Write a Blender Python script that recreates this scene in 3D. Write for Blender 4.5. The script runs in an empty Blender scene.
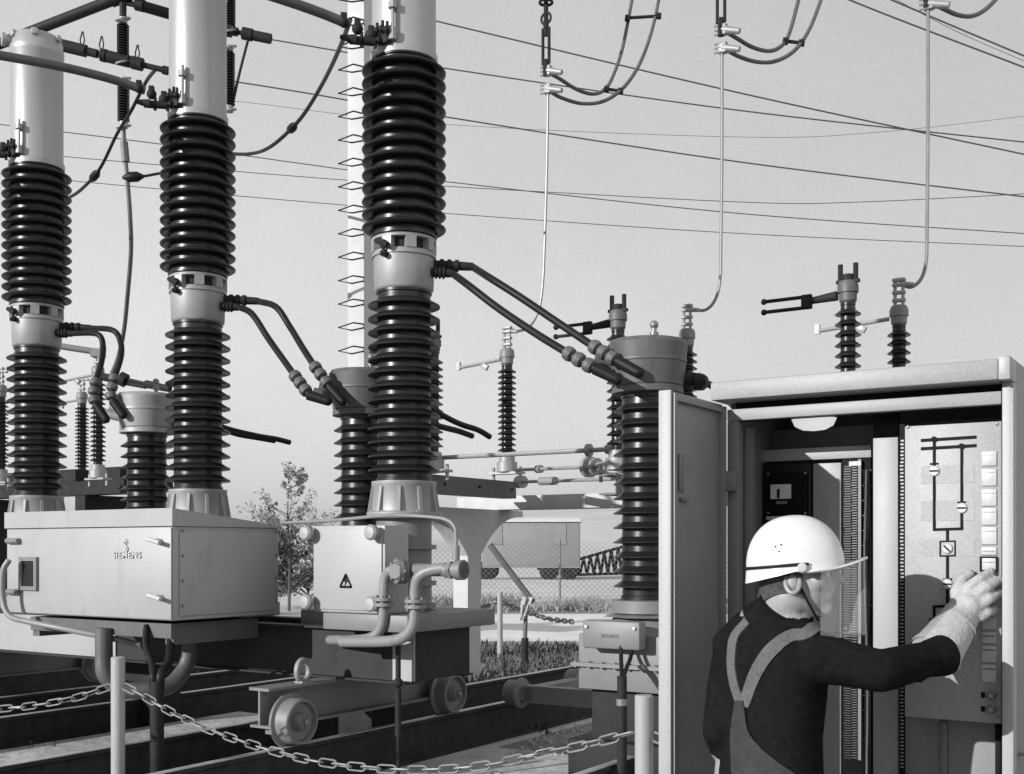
import bpy, bmesh, math, random
from mathutils import Vector, Matrix, Quaternion
from mathutils.bvhtree import BVHTree
R = math.radians
random.seed(7)
scene = bpy.context.scene
COL = scene.collection
# ------------------------------------------------------------------ camera calibration
F, HOR, CH = 1150.0, 548.0, 1.65            # focal length in px, horizon row, eye height
TH = R(32.7)                                # the switchyard grid is turned by this
E1 = Vector((math.cos(TH), -math.sin(TH), 0)); E2 = Vector((math.sin(TH), math.cos(TH), 0))
RZ = -TH
def W(px, py, z):
    return Vector(((px-512)/F*z, z, CH+(HOR-py)/F*z))
class Fr:
    """yard-aligned frame with its origin at o; px() turns a picture point at local depth y into local coordinates"""
    def __init__(s, o): s.o = Vector(o)
    def px(s, px, py, y=0.0):
        k = (px-512)/F; c, n = math.cos(TH), math.sin(TH)
        x = (k*(s.o.y+c*y)-s.o.x-n*y)/(c+k*n)
        z = s.o.y-n*x+c*y
        return Vector((x, y, CH+(HOR-py)/F*z-s.o.z))
    def loc(s, w):
        d = Vector(w)-s.o
        return Vector((d.dot(E1), d.dot(E2), d.z))
    def world(s, x, y, z): return s.o+E1*x+E2*y+Vector((0, 0, z))

# ------------------------------------------------------------------ materials (a black-and-white photograph: greys only)
MATS = {}
def mat(name, v, rough=.55, metal=0.0, var=.18, scale=6.0, grit=.10, bump=.0, spec=.5, rust=0.0, alpha=None):
    m = bpy.data.materials.new(name); m.use_nodes = True
    nt = m.node_tree; N = nt.nodes; L = nt.links; b = N['Principled BSDF']
    tc = N.new('ShaderNodeTexCoord')
    n1 = N.new('ShaderNodeTexNoise'); n1.inputs['Scale'].default_value = scale; n1.inputs['Detail'].default_value = 8; n1.inputs['Roughness'].default_value = .65
    n2 = N.new('ShaderNodeTexNoise'); n2.inputs['Scale'].default_value = 160; n2.inputs['Detail'].default_value = 2
    L.new(tc.outputs['Object'], n1.inputs['Vector']); L.new(tc.outputs['Object'], n2.inputs['Vector'])
    a = N.new('ShaderNodeMapRange'); a.inputs['From Min'].default_value = .3; a.inputs['From Max'].default_value = .7
    a.inputs['To Min'].default_value = v*(1-var); a.inputs['To Max'].default_value = v*(1+var)
    L.new(n1.outputs['Fac'], a.inputs['Value'])
    g = N.new('ShaderNodeMapRange'); g.inputs['From Min'].default_value = .3; g.inputs['From Max'].default_value = .7
    g.inputs['To Min'].default_value = 1-grit; g.inputs['To Max'].default_value = 1+grit
    L.new(n2.outputs['Fac'], g.inputs['Value'])
    mu = N.new('ShaderNodeMath'); mu.operation = 'MULTIPLY'
    L.new(a.outputs[0], mu.inputs[0]); L.new(g.outputs[0], mu.inputs[1])
    out = mu.outputs[0]
    if rust:
        n3 = N.new('ShaderNodeTexNoise'); n3.inputs['Scale'].default_value = scale*1.7; n3.inputs['Detail'].default_value = 10; n3.inputs['Roughness'].default_value = .75
        mp = N.new('ShaderNodeMapping'); mp.inputs['Scale'].default_value = (1, 1, .35)
        L.new(tc.outputs['Object'], mp.inputs['Vector']); L.new(mp.outputs[0], n3.inputs['Vector'])
        r = N.new('ShaderNodeMapRange'); r.inputs['From Min'].default_value = .56; r.inputs['From Max'].default_value = .68
        r.inputs['To Min'].default_value = 1; r.inputs['To Max'].default_value = 1-rust
        L.new(n3.outputs['Fac'], r.inputs['Value'])
        m2 = N.new('ShaderNodeMath'); m2.operation = 'MULTIPLY'
        L.new(out, m2.inputs[0]); L.new(r.outputs[0], m2.inputs[1]); out = m2.outputs[0]
    L.new(out, b.inputs['Base Color'])
    b.inputs['Roughness'].default_value = rough; b.inputs['Metallic'].default_value = metal
    b.inputs['Specular IOR Level'].default_value = spec
    rr = N.new('ShaderNodeMapRange'); rr.inputs['To Min'].default_value = max(0.02, rough-.12); rr.inputs['To Max'].default_value = min(1, rough+.12)
    L.new(n1.outputs['Fac'], rr.inputs['Value']); L.new(rr.outputs[0], b.inputs['Roughness'])
    if bump:
        bp = N.new('ShaderNodeBump'); bp.inputs['Strength'].default_value = bump; bp.inputs['Distance'].default_value = .02
        n4 = N.new('ShaderNodeTexNoise'); n4.inputs['Scale'].default_value = scale*5; n4.inputs['Detail'].default_value = 8
        L.new(tc.outputs['Object'], n4.inputs['Vector']); L.new(n4.outputs['Fac'], bp.inputs['Height']); L.new(bp.outputs[0], b.inputs['Normal'])
    if alpha is not None: b.inputs['Alpha'].default_value = alpha
    MATS[name] = m
    return m
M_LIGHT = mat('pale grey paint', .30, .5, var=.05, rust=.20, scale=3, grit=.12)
M_GREY = mat('mid grey paint', .155, .5, var=.08, rust=.2, scale=4)
M_DOOR = mat('cabinet paint', .185, .45, var=.14, rust=.25, scale=3)
M_ROOF = mat('cabinet roof paint', .25, .5, var=.08, rust=.2, scale=4)
M_PALE = mat('white paint', .42, .45, var=.05, scale=5, grit=.06)
M_CAST = mat('cast aluminium', .27, .5, metal=.25, var=.10, rust=.18, scale=5)
M_TANK = mat('aluminium paint', .33, .42, metal=.25, var=.06, rust=.10, scale=2)
M_PORC = mat('brown glazed porcelain', .014, .34, var=.15, scale=5, grit=.05, spec=.32)
M_CEM = mat('cement joint', .22, .8, var=.2)
M_BLACK = mat('black rubber', .010, .5, var=.2, spec=.2)
M_DARK = mat('dark steel', .022, .6, var=.3, rust=.3, spec=.12)
M_GIRD_SHADE = mat('girder paint with shade', .032, .6, var=.15, rust=.3, scale=3, spec=.15)  # shade cast on the girder is put into this dark colour
M_SHAFT = mat('dark iron paint', .085, .55, var=.2, rust=.3, scale=4)
M_RAIL = mat('rusty rail steel', .03, .75, var=.4, scale=8, rust=.3, spec=.2, bump=.4)
M_RTOP = mat('worn rail head', .45, .4, metal=.5, var=.2, scale=12)
M_ALU = mat('bare aluminium', .20, .4, metal=.4, var=.1)
M_CHAIN = mat('galvanised chain', .22, .5, metal=.2, var=.25, scale=9, rust=.4)
M_WIRE = mat('weathered wire', .05, .6, var=.1)
M_CONC = mat('concrete', .40, .85, var=.22, scale=5, bump=.35, rust=.25)
M_CONCW = mat('pale concrete', .44, .85, var=.10, scale=4, bump=.15, rust=.12)
M_SKIN = mat('skin', .26, .5, var=.08, scale=30)
M_HAIR = mat('hair', .06, .6, var=.35, scale=60, bump=.6)
M_SWEAT = mat('black wool', .010, .95, var=.3, scale=45, bump=.3, spec=.03)
M_OVER = mat('overall cloth', .035, .9, var=.25, scale=20, bump=.3, spec=.2)
M_STRAP = mat('overall strap cloth', .10, .9, var=.15, scale=40, bump=.3, spec=.2)
M_HELM = mat('white helmet plastic', .58, .32, var=.05, scale=6, grit=.04, rust=.10)
M_GLOVE = mat('pale leather', .35, .75, var=.12, scale=9, bump=.35)
M_INK = mat('black enamel', .006, .6, var=.1, spec=.1)
M_BOARD = mat('instrument board', .012, .5, var=.2, spec=.2)
M_BUTTON = mat('label plate', .33, .65, var=.04, spec=.2)
M_PANEL = mat('mimic panel paint', .27, .5, var=.05, scale=4, grit=.12)
M_TRAIL = mat('trailer paint', .19, .7, var=.1, scale=2, rust=.15)
M_LEAF = mat('leaves', .20, .6, var=.45, scale=3)
M_LEAF2 = mat('pale leaves', .30, .6, var=.4, scale=3)
M_BARK = mat('bark', .07, .9, var=.3, scale=14, bump=.5)
M_GRASS = mat('grass', .075, .8, var=.5, scale=2)
M_RAG = mat('white rag', .6, .9, var=.1, scale=9)
M_PIPE = mat('grey pipe paint', .19, .45, var=.1, rust=.2, scale=6)
def glass(name, v, alpha, rough=.05):
    m = bpy.data.materials.new(name); m.use_nodes = True
    nt = m.node_tree; b = nt.nodes['Principled BSDF']; o = nt.nodes['Material Output']
    t = nt.nodes.new('ShaderNodeBsdfTransparent'); x = nt.nodes.new('ShaderNodeMixShader')
    n = nt.nodes.new('ShaderNodeTexNoise'); n.inputs['Scale'].default_value = 4
    r = nt.nodes.new('ShaderNodeMapRange'); r.inputs['To Min'].default_value = alpha*.7; r.inputs['To Max'].default_value = alpha*1.3
    nt.links.new(n.outputs['Fac'], r.inputs['Value']); nt.links.new(r.outputs[0], x.inputs[0])
    b.inputs['Base Color'].default_value = (v, v, v, 1); b.inputs['Roughness'].default_value = rough
    nt.links.new(t.outputs[0], x.inputs[1]); nt.links.new(b.outputs[0], x.inputs[2]); nt.links.new(x.outputs[0], o.inputs['Surface'])
    return m
M_VISOR = glass('scratched clear visor', .6, .085, .12)
M_LAMPG = mat('emissive lamp glass', .7, .15, var=.1, scale=20)
_b = M_LAMPG.node_tree.nodes['Principled BSDF']; _b.inputs['Emission Color'].default_value = (1, 1, 1, 1); _b.inputs['Emission Strength'].default_value = .5  # glass given a weak emission of its own

# ------------------------------------------------------------------ mesh builder
class MB:
    def __init__(s): s.bm = bmesh.new(); s.mi = 0
    def _v(s, pts): return [s.bm.verts.new(p) for p in pts]
    def _f(s, vs, smooth=False):
        try: f = s.bm.faces.new(vs)
        except ValueError: return None
        f.smooth = smooth; f.material_index = s.mi; return f
    def mat(s, i): s.mi = i; return s
    def box(s, c, d, rot=None, bev=0.0):
        c = Vector(c); hx, hy, hz = d[0]/2, d[1]/2, d[2]/2
        P = [Vector((x, y, z)) for z in (-hz, hz) for y in (-hy, hy) for x in (-hx, hx)]
        if rot is not None: P = [rot @ p for p in P]
        v = s._v([c+p for p in P])
        fs = [s._f([v[i] for i in q]) for q in ((0,2,3,1),(4,5,7,6),(0,1,5,4),(2,6,7,3),(0,4,6,2),(1,3,7,5))]
        if bev > 0:
            es = list({e for f in fs for e in f.edges})
            r = bmesh.ops.bevel(s.bm, geom=es, offset=bev, segments=2, profile=.5, affect='EDGES')
            for f in r['faces']: f.material_index = s.mi
        return s
    def b2(s, a, b, bev=0.0):
        a, b = Vector(a), Vector(b)
        return s.box((a+b)/2, [abs(x) for x in (b-a)], bev=bev)
    def hexa(s, P):
        """bottom four then top four points"""
        v = s._v(P)
        for q in ((0,3,2,1),(4,5,6,7),(0,1,5,4),(1,2,6,5),(2,3,7,6),(3,0,4,7)): s._f([v[i] for i in q])
        return s
    def lathe(s, prof, c=(0,0,0), seg=40, M=None, smooth=True, cap=True):
        c = Vector(c); rings = []
        for r, z in prof:
            ring = []
            for i in range(seg):
                a = 2*math.pi*i/seg; p = Vector((r*math.cos(a), r*math.sin(a), z))
                if M is not None: p = M @ p
                ring.append(s.bm.verts.new(c+p))
            rings.append(ring)
        for A, B in zip(rings, rings[1:]):
            for i in range(seg): s._f((A[i], A[(i+1) % seg], B[(i+1) % seg], B[i]), smooth)
        if cap:
            s._f(rings[0][::-1]); s._f(rings[-1])
        return s
    def cyl(s, p0, p1, r0, r1=None, seg=16, cap=True, smooth=True):
        p0, p1 = Vector(p0), Vector(p1); d = p1-p0
        if d.length < 1e-6: return s
        M = d.to_track_quat('Z', 'Y').to_matrix()
        return s.lathe([(r0, 0), (r0 if r1 is None else r1, d.length)], p0, seg, M, smooth, cap)
    def axis_lathe(s, prof, p0, p1, seg=24, smooth=True):
        p0, p1 = Vector(p0), Vector(p1); d = p1-p0
        return s.lathe([(r, t*d.length) for r, t in prof], p0, seg, d.to_track_quat('Z', 'Y').to_matrix(), smooth)
    def ball(s, c, r, seg=16, M=None, sc=(1,1,1)):
        n = max(6, seg//2)
        prof = [(max(1e-4, r*math.sin(math.pi*i/n)), -r*math.cos(math.pi*i/n)) for i in range(n+1)]
        A = Matrix.Diagonal(sc)
        if M is not None: A = M @ A
        return s.lathe(prof, c, seg, A)
    def tube(s, pts, r, seg=10, smooth=True, cap=True):
        pts = [Vector(p) for p in pts]; n = len(pts)
        rs = r if isinstance(r, (list, tuple)) else [r]*n
        T = []
        for i in range(n):
            a, b = pts[max(0, i-1)], pts[min(n-1, i+1)]
            T.append((b-a).normalized())
        up = Vector((0, 0, 1)) if abs(T[0].z) < .9 else Vector((1, 0, 0))
        u = T[0].cross(up).normalized(); rings = []
        for i in range(n):
            u = (u-T[i]*u.dot(T[i])).normalized(); w = T[i].cross(u)
            rings.append([s.bm.verts.new(pts[i]+(u*math.cos(2*math.pi*k/seg)+w*math.sin(2*math.pi*k/seg))*rs[i]) for k in range(seg)])
        for A, B in zip(rings, rings[1:]):
            for i in range(seg): s._f((A[i], A[(i+1) % seg], B[(i+1) % seg], B[i]), smooth)
        if cap: s._f(rings[0][::-1]); s._f(rings[-1])
        return s
    def torus(s, c, R0, r, M=None, seg=28, sub=10, sc=(1,1,1)):
        pts = [Vector((R0*sc[0]*math.cos(2*math.pi*i/seg), R0*sc[1]*math.sin(2*math.pi*i/seg), 0)) for i in range(seg)]
        rings = []
        for i in range(seg):
            a = 2*math.pi*i/seg; d = Vector((math.cos(a), math.sin(a), 0))
            ring = []
            for k in range(sub):
                b = 2*math.pi*k/sub; p = pts[i]+d*r*math.cos(b)+Vector((0, 0, r*math.sin(b)))
                if M is not None: p = M @ p
                ring.append(s.bm.verts.new(Vector(c)+p))
            rings.append(ring)
        for i in range(seg):
            A, B = rings[i], rings[(i+1) % seg]
            for k in range(sub): s._f((A[k], A[(k+1) % sub], B[(k+1) % sub], B[k]), True)
        return s
    def poly(s, pts, d):
        """a flat outline given thickness d (a vector)"""
        d = Vector(d); a = s._v(pts); b = s._v([Vector(p)+d for p in pts]); n = len(a)
        s._f(a[::-1]); s._f(b)
        for i in range(n): s._f((a[i], a[(i+1) % n], b[(i+1) % n], b[i]))
        return s
    def build(s, name, mats, parent=None, loc=None, auto=True):
        bmesh.ops.recalc_face_normals(s.bm, faces=s.bm.faces)
        me = bpy.data.meshes.new(name); s.bm.to_mesh(me); s.bm.free()
        for m in (mats if isinstance(mats, (list, tuple)) else [mats]): me.materials.append(m)
        if auto: me.set_sharp_from_angle(angle=R(38))
        o = bpy.data.objects.new(name, me); COL.objects.link(o)
        if parent is not None: o.parent = parent
        if loc is not None: o.location = loc
        return o
def tag(o, label, cat, group=None, kind=None):
    if label: o['label'] = label
    if cat: o['category'] = cat
    if group: o['group'] = group
    if kind: o['kind'] = kind
    return o
def thing(name, label, cat, loc=(0,0,0), rz=0.0, group=None):
    o = bpy.data.objects.new(name, None); COL.objects.link(o)
    o.location = loc; o.rotation_euler = (0, 0, rz); o.empty_display_size = .2
    return tag(o, label, cat, group)
def solo(name, mb, mats, label, cat, group=None, kind=None):
    """one mesh built in world coordinates becomes a thing with its origin at its own base"""
    vs = [v.co for v in mb.bm.verts]
    c = Vector(((min(v.x for v in vs)+max(v.x for v in vs))/2, (min(v.y for v in vs)+max(v.y for v in vs))/2, min(v.z for v in vs)))
    bmesh.ops.translate(mb.bm, verts=mb.bm.verts, vec=-c)
    return tag(mb.build(name, mats, loc=c), label, cat, group, kind)
def copy_tree(o, parent=None):
    c = o.copy(); COL.objects.link(c); c.parent = parent
    for ch in list(o.children): copy_tree(ch, c)
    return c
def spline(P, n=8):
    """Catmull-Rom through the points"""
    P = [Vector(p) for p in P]
    if len(P) < 3: return P
    Q = [P[0]*2-P[1]]+P+[P[-1]*2-P[-2]]; out = []
    for i in range(1, len(Q)-2):
        a, b, c, d = Q[i-1:i+3]
        for k in range(n):
            t = k/n
            out.append(.5*((2*b)+(c-a)*t+(2*a-5*b+4*c-d)*t*t+(3*b-a-3*c+d)*t**3))
    return out+[P[-1]]
def sheds(z0, z1, n, rc, rs, lip=.016, droop=.02, neck=.05):
    """insulator outline from z0 up to z1 with n sheds"""
    P = [(rc*1.06, z0), (rc*1.06, z0+neck*.5), (rc, z0+neck*.6)]
    pit = (z1-z0-2*neck)/n
    for i in range(n):
        z = z0+neck+pit*(i+.32)
        P += [(rc, z+droop*.4), (rc+(rs-rc)*.55, z), (rs-lip*.9, z-droop*.45), (rs-lip*.25, z-droop*.35), (rs, z+lip*.35), (rs-lip*.3, z+lip), (rs-lip*1.1, z+lip*1.35),
              (rc+(rs-rc)*.45, z+lip+pit*.20), (rc+.004, z+lip+pit*.36)]
    P += [(rc, z1-neck*.6), (rc*1.06, z1-neck*.5), (rc*1.06, z1)]
    return P

def bagels(z0, z1, n, rc, rs, r=.036, neck=.02):
    """insulator outline with thick round rims"""
    P = [(rc*1.06, z0), (rc*1.06, z0+neck*.5), (rc, z0+neck*.6)]; pit = (z1-z0-2*neck)/n
    for i in range(n):
        z = z0+neck+pit*(i+.5)
        P += [(rc, z+r*.30), (rc+(rs-rc)*.25, z+r*.05)]
        for k in range(13):
            a = R(-150+300*k/12); P.append((rs-r+r*math.cos(a), z+r*math.sin(a)*.52))
        P += [(rc+(rs-rc)*.35, z+r*.75), (rc, z+r*1.1)]
    return P+[(rc, z1-neck*.6), (rc*1.06, z1-neck*.5), (rc*1.06, z1)]
# ------------------------------------------------------------------ setting
POLE3 = Vector((-.781, 8.32, 0)); STEP = -E1*2.148          # breaker row: pole 3 nearest, then two more receding
def on_row(u, v=0.0, base=POLE3): return base+E1*u+E2*v

def ground_mat():
    m = bpy.data.materials.new('ground'); m.use_nodes = True
    nt = m.node_tree; N, L = nt.nodes, nt.links; b = N['Principled BSDF']; b.inputs['Roughness'].default_value = .95; b.inputs['Specular IOR Level'].default_value = .2
    tc = N.new('ShaderNodeTexCoord')
    def noise(sc, det=8, ro=.6):
        n = N.new('ShaderNodeTexNoise'); n.inputs['Scale'].default_value = sc; n.inputs['Detail'].default_value = det; n.inputs['Roughness'].default_value = ro
        L.new(tc.outputs['Object'], n.inputs['Vector']); return n.outputs['Fac']
    def rng(i, a, bb, c, d):
        r = N.new('ShaderNodeMapRange')
        for k, v in zip(('From Min', 'From Max', 'To Min', 'To Max'), (a, bb, c, d)): r.inputs[k].default_value = v
        L.new(i, r.inputs['Value']); return r.outputs[0]
    def mul(a, c):
        x = N.new('ShaderNodeMath'); x.operation = 'MULTIPLY'; L.new(a, x.inputs[0]); L.new(c, x.inputs[1]); return x.outputs[0]
    base = rng(noise(.9), .3, .7, .22, .40)
    peb = rng(noise(28, 4), .35, .65, .65, 1.25)
    blot = rng(noise(.35, 6, .7), .42, .6, .75, 1.1)
    col = mul(mul(base, peb), blot)
    L.new(col, b.inputs['Base Color'])
    bp = N.new('ShaderNodeBump'); bp.inputs['Strength'].default_value = .7; bp.inputs['Distance'].default_value = .03
    L.new(noise(22, 8, .7), bp.inputs['Height']); L.new(bp.outputs[0], b.inputs['Normal'])
    return m
mb = MB()
xs = [-3000, -300, -60, -20, -10, 0, 10, 20, 60, 300, 3000]; ys = [-300, -60, -10, 0, 6, 12, 20, 40, 100, 400, 3000]
g = [[mb.bm.verts.new((x, y, 0)) for x in xs] for y in ys]
for j in range(len(ys)-1):
    for i in range(len(xs)-1): mb._f((g[j][i], g[j][i+1], g[j+1][i+1], g[j+1][i]))
tag(mb.build('ground', ground_mat()), None, None, kind='structure')
M_ROAD = mat('dusty road', .62, .95, var=.12, scale=.8, grit=.12, bump=.2, rust=.15)
mb = MB(); rr = []
for i in range(61):
    x = -60+i*2.5; wob = .35*math.sin(x*.31)+.25*math.sin(x*.83+1)
    rr.append((mb.bm.verts.new((x, 20.2+wob*.5-.02*x, .004)), mb.bm.verts.new((x, 28.5+wob-.02*x, .004))))
for a, b in zip(rr, rr[1:]): mb._f((a[0], b[0], b[1], a[1]))
tag(mb.build('road', M_ROAD), None, None, kind='structure')
M_SLAB = mat('stained concrete', .40, .9, var=.3, scale=3, bump=.6, rust=.5)
for u0_, u1_ in ((-2.92, -1.42), (-4.04, -3.26), (-.12, 1.62)):
    mb = MB(); P = [on_row(u0_, -3.4), on_row(u1_, -3.4), on_row(u1_, 1.2), on_row(u0_, 1.2)]
    mb.hexa([p+Vector((0, 0, -.05)) for p in P]+[p+Vector((0, 0, .10 if u0_ < -1 else .035)) for p in P]); tag(mb.build('concrete_slab', M_SLAB), None, None, kind='structure')
M_FIELD = mat('dry field', .46, 1.0, var=.2, scale=.02, grit=.1, rust=.2)
def hill(y0, prof, m, name, depth=260):
    mb = MB(); rows = []
    n = 90
    for j in range(9):
        t = j/8; row = []
        for i in range(n+1):
            x = -420+i*840/n
            h = prof(x)*math.sin(t*math.pi/2)
            row.append(mb.bm.verts.new((x*(1+.5*t), y0+depth*t, -.3+h)))
        rows.append(row)
    for A, B in zip(rows, rows[1:]):
        for i in range(n): mb._f((A[i], A[i+1], B[i+1], B[i]), True)
    return tag(mb.build(name, m), None, None, kind='structure')
M_YARD = mat('pale gravel', .50, 1.0, var=.18, scale=.35, grit=.15, bump=.3, rust=.3)
mb = MB(); mb._f(mb._v([(-160, 29.6, .003), (160, 29.6, .003), (200, 125, .003), (-200, 125, .003)]))
tag(mb.build('gravel_field', M_YARD), None, None, kind='structure')
hill(110, lambda x: 8.5+3*math.sin(x*.013+1)+1.2*math.sin(x*.05)+.02*max(0, x), M_FIELD, 'hill')

# grass by the road, weeds beyond
def blades(n, area, h, mb, lean=.5):
    for _ in range(n):
        x, y = area(); hh = h*random.uniform(.5, 1.3); a = random.uniform(0, 6.28); w = random.uniform(.012, .03)
        d = Vector((math.cos(a), math.sin(a), 0)); t = Vector((random.gauss(0, lean), random.gauss(0, lean), 1)).normalized()*hh
        p = Vector((x, y, 0)); mb._f(mb._v((p-d*w, p+d*w, p+t)))
mb = MB(); blades(9000, lambda: (random.uniform(-4.5, 5), random.uniform(13.2, 19.6)), .12, mb)
o = mb.build('grass', M_GRASS, auto=False); tag(o, 'short dark grass strip between the rails and the pale road', 'grass', kind='stuff')
mb = MB()
for k in range(46):
    cx, cy = random.uniform(-3.5, 5.5), random.uniform(29.6, 34); hh = random.uniform(.12, .42)
    blades(110, lambda: (random.gauss(cx, .35), random.gauss(cy, .35)), hh, mb, .6)
o = mb.build('weeds', M_LEAF, auto=False); tag(o, 'ragged dark weeds along the far edge of the road', 'weeds', kind='stuff')

mb = MB()
for _ in range(5200):
    p = on_row(random.uniform(-5.5, 5), random.uniform(-2.2, 5.2)); r_ = random.uniform(.008, .03)
    if random.random() < .04: r_ *= 2
    M = Quaternion(Vector((random.gauss(0, 1), random.gauss(0, 1), random.gauss(0, 1))).normalized(), random.uniform(0, 6)).to_matrix()
    P = [M @ Vector(q)*r_*random.uniform(.7, 1.2) for q in ((1, 0, 0), (-1, 0, 0), (0, 1, 0), (0, -1, 0), (0, 0, 1), (0, 0, -1))]
    v = mb._v([p+q+Vector((0, 0, r_*.3)) for q in P])
    for q in ((0, 2, 4), (2, 1, 4), (1, 3, 4), (3, 0, 4), (2, 0, 5), (1, 2, 5), (3, 1, 5), (0, 3, 5)): mb._f([v[i] for i in q])
o = mb.build('gravel', M_CONC, auto=False); tag(o, 'loose stones and gravel scattered between the trolley rails', 'gravel', kind='stuff')
mb = MB()
for k in range(70):
    q = on_row(random.uniform(-5.5, 4), random.uniform(-1.8, 5)); hh = random.uniform(.05, .16)
    blades(26, lambda: (random.gauss(q.x, .07), random.gauss(q.y, .07)), hh, mb, .6)
o = mb.build('weed_tufts', M_GRASS, auto=False); tag(o, 'small weed tufts growing in the stones beside the rails', 'weeds', kind='stuff')
# ------------------------------------------------------------------ rails
def rail(u, label, v0=-4.0, v1=5.4):
    t = thing('steel_rail', label, 'rail', on_row(u), RZ, 'heavy trolley rails across the yard')
    mb = MB()
    mb.poly([(-.085, v0, .02), (.085, v0, .02), (.085, v0, .042), (.014, v0, .06), (.014, v0, .285), (.038, v0, .296), (.038, v0, .320), (-.038, v0, .320), (-.038, v0, .296), (-.014, v0, .285), (-.014, v0, .06), (-.085, v0, .042)], (0, v1-v0, 0))
    mb.build('rail_beam', M_RAIL, t)
    mb = MB(); mb.b2((-.03, v0+.002, .3205), (.03, v1-.002, .327), bev=.002); mb.build('running_surface', M_RTOP, t)
    mb = MB(); mb.b2((-.16, v0, -.03), (.16, v1, .0195), bev=.008); mb.build('footing', M_CONC, t)
    return t
rail(-.26, 'trolley rail under the two visible spoked wheels of the near truck')
rail(-1.25, 'trolley rail left of the near flanged wheel, passing behind the front chain')
rail(-3.08, 'long dark trolley rail running behind the left chain post')
rail(-4.18, 'dark trolley rail just beyond the chain at the left edge')
rail(-6.07, 'farthest dark trolley rail at the left edge under the girder')
rail(1.84, 'pale trolley rail end passing the right chain post', -4, 2.5)

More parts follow.
